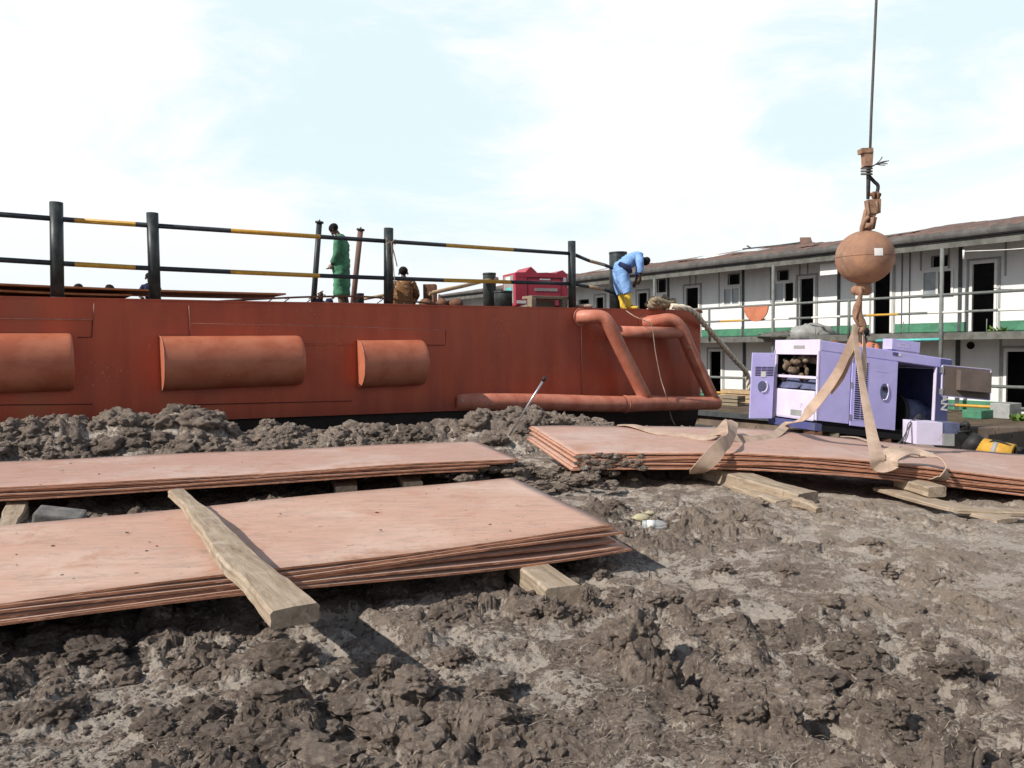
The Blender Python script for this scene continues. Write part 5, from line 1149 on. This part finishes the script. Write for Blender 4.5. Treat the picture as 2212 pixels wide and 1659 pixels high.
# left end face: lintel, frame, lower panel, radiator space
b = MB(); b.rng(0.0, .03, .0, WG, gen_H - .22, gen_H + .01, gf, bev=.004); lt = b.build('end_lintel', M['lilac2'], gen)
b = MB(); b.rng(-.004, -.001, .35, .62, gen_H - .13, gen_H - .08, gf); b.build('label', M['trim'], lt)
b = MB(); b.rng(0, .03, .0, .05, 0, gen_H - .222, gf); b.rng(0, .03, WG - .05, WG, 0, gen_H - .222, gf); b.rng(0, .03, .0, WG, .62, .66, gf); b.build('end_frame', M['lilac2'], gen)
b = MB(); b.rng(-.012, .02, .06, WG - .055, -.02, .44, gf, bev=.03); ep = b.build('end_cover', M['lilac2'], gen)
b = MB(); b.rng(-.016, -.013, .35, .62, .03, .12, gf); b.build('oval_plate', M['trim'], ep)
b = MB(); b.quad(gf((.05, .06, .46)), gf((.05, WG - .05, .46)), gf((.18, WG - .05, .66)), gf((.18, .06, .60))); b.quad(gf((.0, .5, .46)), gf((.02, .95, .45)), gf((.12, .9, .60)), gf((.10, .5, .54))); b.build('bent_baffle', M['drum'], gen)
b = MB(); rr_ = random.Random(8)
b.tube(crom([gf((.25, WG - .3, .85)), gf((.22, WG - .45, .95)), gf((.3, .3, .92)), gf((.3, .05, .90))], 5), .07, 12)
for k in range(26): b.ell(gf((rr_.uniform(.08, .3), WG - .10 - rr_.random() ** 1.4 * .6, .58 + rr_.random() * .42)), (rr_.uniform(.03, .08), rr_.uniform(.03, .07), rr_.uniform(.03, .07)), 10, 6, jit=.12, seed=k)
b.build('engine', M['engine'], gen)
b = MB(); b.rng(.5, .52, .05, WG - .03, 0, zt1 - .02, gf); b.build('radiator', M['dark'], gen)
b = MB(); b.rng(.0, .04, WG, WG + .02, 0, zt1, gf); b.build('far_post', M['lilac'], gen)
# base frame and skid
b = MB(); b.rng(-.03, .10, 0, WG + .06, -.16, -.045, gf, bev=.006); b.build('skid', M['navy'], gen)
b = MB(); b.rng(.1, 1.9, .0, .08, -.16, -.065, gf); b.rng(.1, 1.9, WG - .08, WG, -.16, -.065, gf); b.build('skid', M['dark'], gen)
# left door standing open
p0 = atY(1619, 904, 12.45); p1 = atY(1668, 904, 12.5); lu = (p1 - p0); wl = lu.length; lu.normalize(); lf_ = frame(p0, lu, V3((-lu.y, lu.x, 0)), V3((.045, 0, 1))); hl = 142 * 12.5 / F
b = MB(); b.rng(0, wl, 0, .03, 0, hl, lf_, bev=.006); ld = b.build('door', M['lilac'], gen)
b = MB()
for k in range(6):
    for x0_, x1_ in ((.06, .155), (.165, .25), (.26, wl - .02)): b.rng(x0_, x1_, -.004, -.001, hl - .37 + k * .026, hl - .357 + k * .026, lf_)
b.build('louvre', M['louvre'], ld)
P = [lf_((.19 + .075 * math.cos(a), -.001, hl - .54 + .085 * math.sin(a) * (1 if math.sin(a) > 0 else 1.2))) for a in np.linspace(0, 6.283, 24, endpoint=False)]
b = MB(); b.prism(P, (0, -.004, 0)); lr = b.build('latch_recess', M['drum'], ld); b = MB(); b.tube([lf_((.20 + .075 * math.cos(a), -.01, hl - .54 + .095 * math.sin(a))) for a in np.linspace(-1.8, .9, 12)], .011, 6); b.build('handle_rim', M['lilac2'], lr)
b = MB(); b.rng(.16, .24, -.006, -.001, hl - .39, hl - .30, lf_); b.build('hole_patch', M['white'], ld)
# supports
for i, (x, lb) in enumerate(((1775, 'dark packing block under the left end of the lilac generator'), (1812, 'pale packing post under the middle of the lilac generator'), (1925, 'dark packing block under the door opening of the lilac generator'))):
    xx, _ = gfr(x, 900); p = gf((xx, .2, -.16)); b = MB(); b.rng(p.x - .07, p.x + .07, p.y - .2, p.y + .2, gh(p.x, p.y) - .1, p.z - .0, None, bev=.008); solo(b, 'packing_block', M['wood'] if i == 1 else M['rust'], (p.x, p.y, gh(p.x, p.y)), lb, 'block')
b = MB(); q = atY(1870, 935, 12.9); b.rng(4.6, 8.8, 12.75, 13.0, -.6, -.02, None, bev=.02); solo(b, 'sleeper', M['pont'], (6, 12.9, -.4), 'long dark baulk of timber lying behind and below the lilac generator', 'sleeper')
# control box in front
cu_ = V3((.985, .05, -.06)); cx_ = thing('control_box', atY(1980, 960, 10.9), 'pale lilac electrical box on the ground before the right end of the generator', 'electrical box')
c0_ = atY(1979, 960, 10.9); cfr = frame(c0_, cu_, V3((-.05, 1, 0)), V3((0, 0, 1))); wC = 60 * 10.9 / F; hC = 50 * 10.9 / F
b = MB(); b.rng(0, wC, 0, .35, 0, hC, cfr, bev=.006); b.build('case', M['lilac2'], cx_)
b = MB(); b.rng(wC + .003, wC + .26, .01, .34, 0.0, hC - .0, cfr, bev=.005); b.build('side_case', M['drum'], cx_)
b = MB(); b.rng(wC + .003, wC + .17, -.01, .009, 0.0, .17, cfr); b.build('cover', M['trim'], cx_); b = MB(); b.rng(wC + .18, wC + .38, -.01, .3, 0.0, .17, cfr); b.build('socket_panel', M['rubber'], cx_)
b = MB(); b.tube(crom([cfr((wC + .3, .1, .28)), cfr((wC + .36, .0, .32)), cfr((wC + .40, .05, .2)), cfr((wC + .46, .0, .05)), cfr((wC + .55, .0, -.02))], 6), .035, 8); b.tube([cfr((wC + .22, .0, .2)), cfr((wC + .4, .0, .22))], .02, 6); b.build('cable', M['rubber'], cx_)
b = MB(); gx_, gz_ = 0, 0
rr_ = random.Random(12)
for k in range(5): b.tube(crom([atY(1995 + rr_.uniform(-6, 6), 905, 11.6), atY(1985, 900 + rr_.uniform(-5, 5), 11.2), atY(1966 + rr_.uniform(-5, 4), 915, 11), atY(1957 + rr_.uniform(-6, 6), 945, 10.9), atY(1948 + rr_.uniform(-10, 12), 958, 10.8)], 6), .007, 5)
solo(b, 'loose_wires', M['wire'], atY(1957, 958, 10.9), 'bundle of thin loose wires hanging from the generator opening', 'wires')
# person behind the generator
P0 = V3((0, 0, 0)); q = atY(1868, 708, 13.7); lf = V3((-.6, -.7, 0)).normalized(); ls = lf.cross(V3((0, 0, 1)))
zt_ = q.z; P0 = V3((q.x, 13.7, zt_ - 1.72))
J = dict(pel=gp(0, 0, .92), waist=gp(0, 0, 1.08), chest=gp(0, 0, 1.30), neck=gp(.02, 0, 1.49), head=gp(.06, 0, 1.61), shl=gp(0, -.19, 1.4), ell=gp(.1, -.25, 1.13), wrl=gp(.32, -.18, 1.05), shr=gp(0, .19, 1.4), elr=gp(.1, .25, 1.13), wrr=gp(.32, .18, 1.05),
         hpl=gp(0, -.1, .88), knl=gp(.03, -.1, .48), anl=gp(-.02, -.1, .09), tol=gp(.12, -.1, .04), hpr=gp(0, .1, .88), knr=gp(.03, .1, .48), anr=gp(-.02, .1, .09), tor=gp(.12, .1, .04))
person(J, 'person in a faded orange shirt standing behind the lilac generator, head showing', [('shirt', 'orange', [[('pel', .155), ('waist', .15), ('chest', .165), ('neck', .075)], [('chest', .165), ('shl', .085), ('ell', .065)], [('chest', .165), ('shr', .085), ('elr', .065)]]),
    ('trousers', 'ncloth', [[('pel', .14), ('hpl', .10), ('knl', .082), ('anl', .07)], [('pel', .14), ('hpr', .10), ('knr', .082), ('anr', .07)]])], lf, base=P0)
# yellow and black roller at the right
r0 = atY(2090, 950, 10.6); r1 = atY(2116, 967, 10.5); r2 = atY(2190, 982, 10.2); ro = thing('cable_drum', r1, 'black and yellow ribbed cylinder lying beyond the right end of the right stack', 'cylinder')
MB().tube([r0, r0.lerp(r1, .5), r1], [.13, .15, .14], 20).build('black_end', M['rubber'], ro)
MB().tube([r1, r2], .14, 24).build('yellow_barrel', M['yellow'], ro)
b = MB(); b.tube([r1.lerp(r2, .42), r1.lerp(r2, .56)], .143, 24); b.build('clamp_band', M['trim'], ro)
b = MB(); b.tube(crom([r1 + V3((0, -.12, .02)), r1.lerp(r2, .3) + V3((0, -.1, .14)), r1.lerp(r2, .8) + V3((0, -.1, .10)), r1.lerp(r2, .6) + V3((0, -.15, .03))], 6), .012, 6); b.build('hose', M['rubber'], ro)
b = MB(); b.tube([r2, r2 + V3((.5, -.1, -.08))], .11, 16); b.build('black_end', M['rubber'], ro)
#SECTION_HOUSE
# ------------------------------------------------------------------ accommodation barge
BD = V3((-.581, .814, 0)).normalized(); BNn = V3((-.814, -.581, 0)).normalized(); BF = V3((13.4, 20.3, 0))
hb = thing('accommodation_barge', BF + BD * 8, 'two storey white accommodation barge with rusty roof and balcony walkways at right', 'accommodation barge')
bf_ = lambda p: BF + BD * p[0] - BNn * p[1] + V3((0, 0, p[2]))     # s along, depth behind the front line, z
def onb(x, y, dep=0.):
    p = onplane(x, y, BF - BNn * dep, BNn); return (p - BF).dot(BD), p.z
WD = 1.25; SE0, SE1 = -5.0, 29.9
EZ0 = 3.99; FL2 = 1.60; DK = -.65
holes = []; parts = []
def op_(x0, y0, x1, y1, kind):
    xm = (x0 + x1) / 2; s0, z0 = onb(x1, (y0 + y1) / 2, WD); s1, _ = onb(x0, (y0 + y1) / 2, WD); _, zt = onb(xm, y0, WD); _, zb_ = onb(xm, y1, WD)
    if kind == 'door2': zb_ = FL2 + .02
    if kind == 'door1': zb_ = DK + .05
    holes.append((s0, s1, zb_, zt)); parts.append((s0, s1, zb_, zt, kind))
c5 = lambda x, y: (1417 + x * .3594, 466.6 + y * .3594)
def O5(x0, y0, x1, y1, k): a = c5(x0, y0); b_ = c5(x1, y1); op_(a[0], a[1], b_[0], b_[1], k)
O5(182, 432, 256, 560, 'door2'); O5(412, 437, 500, 530, 'window'); O5(437, 352, 500, 412, 'vent'); O5(868, 376, 949, 600, 'door2'); O5(718, 405, 828, 514, 'window_open'); O5(736, 330, 794, 387, 'vent')
O5(1312, 330, 1408, 685, 'door2'); O5(1610, 335, 1775, 470, 'window_open'); O5(1662, 242, 1753, 305, 'vent'); O5(1902, 285, 2034, 668, 'door2')
c3 = lambda x, y: ((1200 + x * .3165) / 1.1573, (560 + y * .3165) / 1.1573)
def O3(x0, y0, x1, y1, k): a = c3(x0, y0); b_ = c3(x1, y1); op_(a[0], a[1], b_[0], b_[1], k)
O3(785, 600, 858, 650, 'vent'); O3(918, 580, 978, 680, 'door2'); O3(1252, 545, 1322, 680, 'door2'); O3(1405, 440, 1465, 540, 'vent')
O5(326, 815, 392, 1042, 'door1'); O5(2108, 815, 2260, 1100, 'door1')
# further off-frame repeats that a side step would show
SS = [-1e9]
def wallgrid(z0, z1):
    xs = sorted({SE0, SE1} | {h[0] for h in holes} | {h[1] for h in holes}); zs = sorted({z0, z1} | {h[2] for h in holes if z0 < h[2] < z1} | {h[3] for h in holes if z0 < h[3] < z1})
    b = MB()
    for i in range(len(xs) - 1):
        for j in range(len(zs) - 1):
            cx, cz = (xs[i] + xs[i + 1]) / 2, (zs[j] + zs[j + 1]) / 2
            if any(h[0] < cx < h[1] and h[2] < cz < h[3] for h in holes): continue
            b.rng(xs[i], xs[i + 1], WD, WD + .06, zs[j], zs[j + 1], bf_)
    return b
wallgrid(DK, EZ0 + .3).build('wall', M['wallp'], hb)
b = MB(); b.rng(SE0, SE1, WD + 1.6, WD + 1.66, DK, EZ0 + .3, bf_); b.rng(SE0, SE1, WD + .06, WD + 1.6, DK, DK + .05, bf_); b.rng(SE0, SE1, WD + .06, WD + 1.6, FL2 - .1, FL2 - .01, bf_); b.rng(SE0 - .06, SE0, WD, WD + 1.66, DK, EZ0 + .3, bf_); b.rng(SE1, SE1 + .06, 0.0, WD + 3, FL2, EZ0 + .3, bf_); b.build('interior', M['roomdark'], hb)
for (s0, s1, z0, z1, kind) in parts:
    fw = .07; b = MB(); y0_, y1_ = WD - .035, WD - .001
    b.rng(s0 - fw, s0, y0_, y1_, z0, z1 + fw, bf_); b.rng(s1, s1 + fw, y0_, y1_, z0, z1 + fw, bf_); b.rng(s0, s1, y0_, y1_, z1, z1 + fw, bf_)
    if kind.startswith('window'): b.rng(s0 - fw, s1 + fw, y0_ - .01, y1_, z0 - fw, z0 - .001, bf_)
    if kind == 'vent':
        b = MB(); b.rng(s0 - .02, s0, y0_, y1_, z0, z1 + .02, bf_); b.rng(s1, s1 + .02, y0_, y1_, z0, z1, bf_); b.rng(s0, s1, y0_, y1_, z1, z1 + .02, bf_); b.build('vent', M['batten'], hb); continue
    nm = 'door' if kind.startswith('door') else 'window'
    if nm == 'window' and False: pass
    o = b.build(nm, M['white'], hb)
    if kind.startswith('door'):
        b = MB(); b.rng(s0, s0 + .035, WD + .07, WD + .07 + (s1 - s0), z0, z1 - .03, bf_); b.build('door_leaf', M['doorin'], o)
        b = MB(); b.rng(s0 - .16, s0 - .10, WD - .02, WD - .001, z0, z1 + .16, bf_); b.rng(s1 + .1, s1 + .16, WD - .02, WD - .001, z0, z1 + .16, bf_); b.rng(s0 - .1, s1 + .1, WD - .02, WD - .001, z1 + .10, z1 + .16, bf_); b.build('architrave', M['trim'], o)
    else:
        sm_ = (s0 + s1) / 2; b = MB(); b.rng(sm_ - .03, sm_ + .03, y0_, y1_ + .03, z0, z1, bf_); b.build('mullion', M['white'], o)
        b = MB(); b.rng(sm_ + .031, s1, WD + .01, WD + .02, z0, z1, bf_); b.build('pane', M['glass'], o)
        if kind == 'window': b = MB(); b.rng(s0, sm_ - .031, WD + .01, WD + .02, z0, z1, bf_); b.build('pane', M['glass'], o)
# wall battens: dark and pale
for x, y0_, y1_, mk in ((525, 335, 690, 'batten'), (1100, 300, 660, 'batten'), (1830, 240, 690, 'batten'), (1480, 240, 690, 'dk2'), (1527, 240, 690, 'dk2'), (380, 370, 560, 'trim'), (205, 390, 425, 'trim'), (240, 390, 425, 'trim'), (865, 300, 360, 'trim'), (912, 300, 360, 'trim'), (1592, 220, 330, 'trim'), (2100, 190, 360, 'trim'), (1760, 240, 320, 'trim'), (75, 400, 560, 'batten'), (690, 280, 520, 'trim')):
    X, _ = c5(x, 0); s, _z = onb(X, 600, WD); z1 = onb(X, c5(0, y0_)[1], WD)[1]; w = .10 if mk == 'batten' else .05 if mk == 'trim' else .02
    b = MB(); b.rng(s - w / 2, s + w / 2, WD - .03, WD - .002, FL2 + .0, min(z1 + .3, EZ0 + .2), bf_) if mk != 'trim' else b.rng(s - w / 2, s + w / 2, WD - .016, WD - .002, onb(X, c5(0, y1_)[1], WD)[1], EZ0 + .2, bf_); b.build('wall_batten', M['batten'] if mk != 'trim' else M['trim'], hb)
for x in (532, 1815, 60, 1240): 
    X = 1417 + x * .3594; s, _z = onb(X, 780, WD); b = MB(); b.rng(s - .06, s + .06, WD - .03, WD - .002, DK + .02, FL2 - .15, bf_); b.build('wall_batten', M['batten'], hb)
X = 1417 + 2085 * .3594; s, _z = onb(X, 780, WD); b = MB(); b.rng(s + .03, s + .09, WD - .02, WD - .002, DK + .02, FL2 - .15, bf_); b.build('wall_batten', M['trim'], hb)
# green bands at the foot of both storeys, broken at the doors
for z0, z1 in ((FL2 + .005, FL2 + .34), (DK + .005, DK + .30)):
    dd = sorted([(h[0] - .17, h[1] + .17) for h, p in zip(holes, parts) if p[4].startswith('door') and h[2] < z1 < h[3]]); cur = SE0
    for a_, c_ in dd + [(SE1, SE1)]:
        if a_ > cur: b = MB(); b.rng(cur, a_, WD - .026, WD - .004, z0, z1, bf_); b.build('green_band', M['green'], hb)
        cur = c_
# round dark hole and white board
for (x, y, r) in ((1892, 778, .11),):
    X, Yy = c5(x, y); s, z = onb(X, Yy, WD); b = MB(); b.tube([bf_((s, WD - .012, z)), bf_((s, WD - .003, z))], r, 24); b.build('round_vent', M['dark'], hb)
a_ = onb(*c5(1092, 280), .3); c_ = onb(*c5(988, 358), .3); b = MB(); b.rng(a_[0], c_[0], .28, .30, c_[1], a_[1], bf_); b.build('hanging_board', M['white'], hb)
# floors, beams, eave, roof
b = MB(); b.rng(SE0, SE1, .0, WD - .04, FL2 - .10, FL2 - .004, bf_); b.build('balcony_floor', M['hbeam'], hb)
b = MB(); b.rng(SE0, SE1, -.07, -.002, FL2 - .17, FL2 + .03, bf_); b.build('balcony_beam', M['hbeam'], hb)
b = MB(); b.rng(SE0, SE1, -.06, .0, EZ0, EZ0 + .22, bf_); b.build('eave_beam', M['hbeam'], hb)
b = MB(); b.rng(SE0, SE1, -.15, .01, EZ0 + .222, EZ0 + .262, bf_); b.build('eave_gap', M['dark'], hb)
b = MB(); N = 190; rr_ = random.Random(2)
rowsR = [(-.16, .26), (-.20, .34), (-.15, .45), (.1, .52), (1.0, .70), (2.0, .88), (2.9, 1.0)]
js = []
for i in range(N + 1):
    s = SE0 + (SE1 - SE0) * i / N; cor = .018 * (1 if i % 2 else -1); sag = .04 * math.sin(s * .9) + .03 * math.sin(s * 2.3 + 1)
    for k, (y_, z_) in enumerate(rowsR): b.v.append(bf_((s, y_, EZ0 + z_ + (cor if k > 1 else 0) + (sag * (k / 6) if k > 2 else 0) - (.3 * max(0, (s - 22) / 8) * (k / 6)))))
m_ = len(rowsR)
for i in range(N):
    for k in range(m_ - 1): a = i * m_ + k; b.f.append([a, a + m_, a + m_ + 1, a + 1]); b.m.append(1 if k < 2 else 0); b.sm.append(k < 2)
b.build('roof', [M['roof'], M['eave']], hb)
b = MB(); b.rng(SE0, SE1, 2.9, 6.2, EZ0 + .3, EZ0 + .62, bf_); b.rng(SE0, SE1, 6.0, 6.1, DK, EZ0 + .3, bf_); b.build('rear_block', M['dark'], hb)
for k in range(9):       # loose roof sheets
    s = 3 + rr_.random() * 16; y = .6 + rr_.random() * 1.5; zz = EZ0 + .52 + (y - .1) / .9 * .19 + .03; b = MB(); l = .5 + rr_.random() * .9
    b.box((0, 0, 0), (l, .5, .01), lambda p, s=s, y=y, zz=zz, t=rr_.uniform(-.05, .05): bf_((s + p[0], y + p[1], zz + p[2] + p[1] * .2 + p[0] * t))); b.build('loose_sheet', M['roof'] if k % 2 else M['rust'], hb)
def onroof(x, y, dep=2.2): return onb(x, y, dep)
for (x, y, w, h, mk, lb) in ((357, 232, .4, .35, 'white', 'torn white flap standing up on the rusty roof at left'), (905, 160, .55, .22, 'roof', 'bent pinkish sheet standing on the roof ridge left of the ball')):
    X, Yy = c5(x, y); s, z = onroof(X, Yy, 2.4); b = MB(); b.prism([bf_((s - w / 2, 2.4, z - .1)), bf_((s + w / 2, 2.4, z - .1)), bf_((s - w * .1, 2.45, z + h))] if mk == 'white' else [bf_((s - w / 2, 2.4, z - .1)), bf_((s + w / 2, 2.4, z - .1)), bf_((s + w / 2, 2.4, z + h)), bf_((s - w * .3, 2.4, z + h * .8))], BD * .02 - BNn * .03)
    solo(b, 'torn_sheet', M[mk], bf_((s, 2.4, z)), lb, 'roof sheet')
X, Yy = c5(640, 186); s, z = onroof(X, Yy, 2.2); b = MB(); b.tube([bf_((s + .9, 2.2, z + .02)), bf_((s - .6, 2.2, z - .02)), bf_((s - 1.6, 2.2, z - .02))], .03, 6); b.tube([bf_((s + .5, 2.2, z)), bf_((s + .7, 2.2, z + .12))], .03, 6)
solo(b, 'roof_bars', M['batten'], bf_((s, 2.2, z)), 'loose dark bars lying along the roof ridge left of the ball', 'bar')
# balcony posts and rails
for X in (1414, 1670, 2033, 2400):
    s, _ = onb(X, 700, -.1); b = MB(); b.tube([bf_((s, -.1, DK)), bf_((s, -.1, EZ0 + .02))], .055, 12); b.build('post', M['rail2'], hb)
for X in (1532, 1834, 1600, 1760, 1950, 2130, 1480):
    s, _ = onb(X, 700, -.1); tall = X in (1532, 1834); b = MB(); b.tube([bf_((s, -.1 if tall else -.06, FL2 - .1)), bf_((s, -.1 if tall else -.06, 2.69 if tall else FL2 + .38))], .045 if tall else .012, 10); b.build('post', M['rail2'], hb)
MB().tube([bf_((SE0, -.1, 2.69)), bf_((SE1, -.1, 2.69))], .042, 10).build('rail', M['rail2'], hb)
b = MB(); s = SE0; k = 0; rr_ = random.Random(5)
while s < SE1:
    l = 1.0 if k % 2 else .85; b.tube([bf_((s, -.1, 2.20)), bf_((min(s + l, SE1), -.1, 2.20))], .036, 8, mi=(1 if (k // 2) % 3 != 1 else 2) if k % 2 else 0); s += l; k += 1
b.build('rail', [M['rail2'], M['white'], M['yellow']], hb)
MB().tube([bf_((SE0, -.1, .16)), bf_((SE1, -.1, .16))], .045, 10).build('rail', M['rail2'], hb)
b = MB(); s = SE0; k = 0
while s < SE1:
    l = 1.1; b.tube([bf_((s, -.1, -.40)), bf_((min(s + l, SE1), -.1, -.40))], .042, 8, mi=k % 2); s += l; k += 1
b.build('rail', [M['rail2'], M['yellow']], hb)
# hull / pontoon: deck apron and side
AP = 4.2
b = MB(); b.rng(SE0 - 3, SE1 + 2, -AP, 6.3, DK - .12, DK - .004, bf_); b.build('lower_deck', M['pdeck'], hb)
b = MB(); b.rng(SE0 - 3, SE1 + 2, -AP + .1, 6.2, -2.0, DK - .12, bf_); hs = b.build('hull', M['pont'], hb)
b = MB(); b.rng(SE0 - 3, SE1 + 2, -AP - .03, -AP + .1, DK - .5, DK - .44, bf_); b.rng(SE0 - 3, SE1 + 2, -AP - .05, -AP + .1, DK - .14, DK + .0, bf_); b.build('rubbing_strake', M['batten'], hb)
for k in range(26):
    s = -2 + k * 1.3; b = MB(); b.rng(s, s + .42, -AP + .07, -AP + .098, DK - 1.2, DK - .62, bf_); b.build('hull_recess', M['dark'] if k % 3 else M['rust'], hs)
# white hand-painted letters on the hull side
def strokes(x0, y0, segs, sc, Y):
    b = MB()
    for sg in segs: b.tube([onplane(x0 + px * sc, y0 + py * sc, BF + BNn * (AP - .07), BNn) for px, py in sg], .030, 6)
    b.build('painted_lettering', M['white'], hb)
strokes(2150, 947, [[(0, 0), (6, 1), (13, 3)], [(22, 2), (29, 1), (34, 4)]], 1, 0)
strokes(2190, 952, [[(3, 1), (2, 10)], [(4, 4), (9, 9)], [(9, 3), (12, 10)], [(16, 0), (18, 8)], [(-6, 24), (-2, 28), (2, 24), (3, 30)], [(9, 22), (11, 30)], [(15, 22), (18, 30), (22, 24)]], 1, 0)
# things on the pontoon and walkways
X, Yy = c5(605, 560); s, z = onb(X, Yy, -.16); b = MB(); P = [bf_((s + .5 * math.cos(a), -.16, 2.66 - .52 * math.sin(a))) for a in np.linspace(0, math.pi, 18)]; b.prism(P, BNn * .05); ring = solo(b, 'half_round_board', M['orange'], bf_((s, -.16, 2.66)), 'faded orange half round board hung on the upper balcony rail', 'board')
for (x, y, wx, wy, wz, dep, mk, lb) in ((478, 1022, 1.3, .5, .45, -.9, 'tan', 'pale wooden crate on the pontoon deck left of the lilac generator'), (430, 1075, .8, .4, .35, -2.2, 'wood', 'weathered timber stack on the pontoon deck beside the pipe end')):
    X, Yy = c5(x, y); s, z = onb(X, Yy, dep); b = MB()
    for q in range(3): b.rng(s - wx / 2, s + wx / 2, dep, dep + wy, DK + .01 + q * wz / 3, DK + (q + 1) * wz / 3 - .02, bf_)
    solo(b, 'wooden_crate', M[mk], bf_((s, dep, DK)), lb, 'crate')
for i, (x, y, w, h, mk, lb) in enumerate(((2172, 893, .28, .4, 'trim', 'small grey box frame standing on the pontoon deck at far right'), (2112, 893, .28, .22, 'green', 'small green low locker on the pontoon deck behind the open generator door'))):
    p = atZ(x, y + 10, DK); b = MB(); b.box((0, 0, 0), (w * 2, .5, h), rotbox((p.x, p.y, DK + h / 2 + .002), 0, .5, 0, .0), bev=.02); solo(b, 'deck_box', M[mk], (p.x, p.y, DK), lb, 'box')
for i, (X, Yy, sc) in enumerate(((2160, 690, .30), (2200, 900, .28))):
    s, z = onb(X, Yy, .7 if i == 0 else -.8); b = MB(); rr_ = random.Random(i)
    z0 = FL2 if i == 0 else DK
    for k in range(46):
        a = rr_.random() * 6.28; l = sc * rr_.uniform(.4, 1); e = rr_.uniform(.1, 1.1); base = bf_((s + rr_.gauss(0, .12), (.7 if i == 0 else -.8) + rr_.gauss(0, .1), z0)); d_ = V3((math.cos(a) * math.cos(e), math.sin(a) * math.cos(e), math.sin(e))) * l; w_ = V3((-math.sin(a), math.cos(a), 0)) * .05
        b.add([base, base + d_ * .5 + w_, base + d_ + V3((0, 0, -.1 * l)), base + d_ * .5 - w_], [(0, 1, 2, 3)])
    solo(b, 'weed_plant', M['leaf'], bf_((s, .7 if i == 0 else -.8, z0)), 'green weed growing in the upper balcony doorway at far right' if i == 0 else 'green weeds growing on the pontoon deck at far right', 'plant')
# white tarpaulin heap on the balcony
X, Yy = c5(930, 670); s, z = onb(X, Yy, .3); b = MB(); b.ell(bf_((s, .3, FL2 + .1)), (.75, .45, .30), 20, 10, jit=.2, seed=4); solo(b, 'tarpaulin', M['trim'], bf_((s, .3, FL2)), 'pale grey crumpled tarpaulin heap on the upper balcony left of the sling', 'tarpaulin')
X, Yy = c5(780, 690); s, z = onb(X, Yy, .2); b = MB(); b.ell(bf_((s, .2, FL2 + .03)), (.9, .4, .16), 16, 8, jit=.2, seed=9); solo(b, 'debris_heap', M['hbeam'], bf_((s, .2, FL2)), 'grey debris heap on the upper balcony left of the pale tarpaulin', 'debris')
b = MB(); a_ = onb(1893, 736, -.15); c_ = onb(2030, 733, -.15); b.tube([bf_((a_[0], -.15, a_[1])), bf_((c_[0], -.15, c_[1]))], .04, 10); solo(b, 'blue_tube', M['teal'], bf_((c_[0], .2, c_[1])), 'pale blue tube under the balcony edge behind the generator', 'tube')
a_ = onb(2185, 537, .1); b = MB(); q0 = bf_((a_[0], .1, 3.93)); b.tube(crom([q0, bf_((a_[0] - 1.2, .1, 3.80)), bf_((a_[0] - 4.5, .1, 3.82))], 6), .012, 5); 
X, Yy = c5(1850, 185); s, _z = onb(X, Yy, 0); b = MB(); b.tube(crom([bf_((s, 0, 3.86)), bf_((s - 1.5, 0, 3.78)), bf_((s - 4, 0, 3.8))], 6), .012, 5); b.tube([bf_((s, 0, 3.9)), bf_((s, 0, 3.65))], .03, 6); solo(b, 'clothes_line', M['white'], bf_((s, 0, 3.86)), 'thin white line strung under the eave at far right', 'line')
#END
for o in list(bpy.data.objects):
    if '_w' in o: del o['_w']
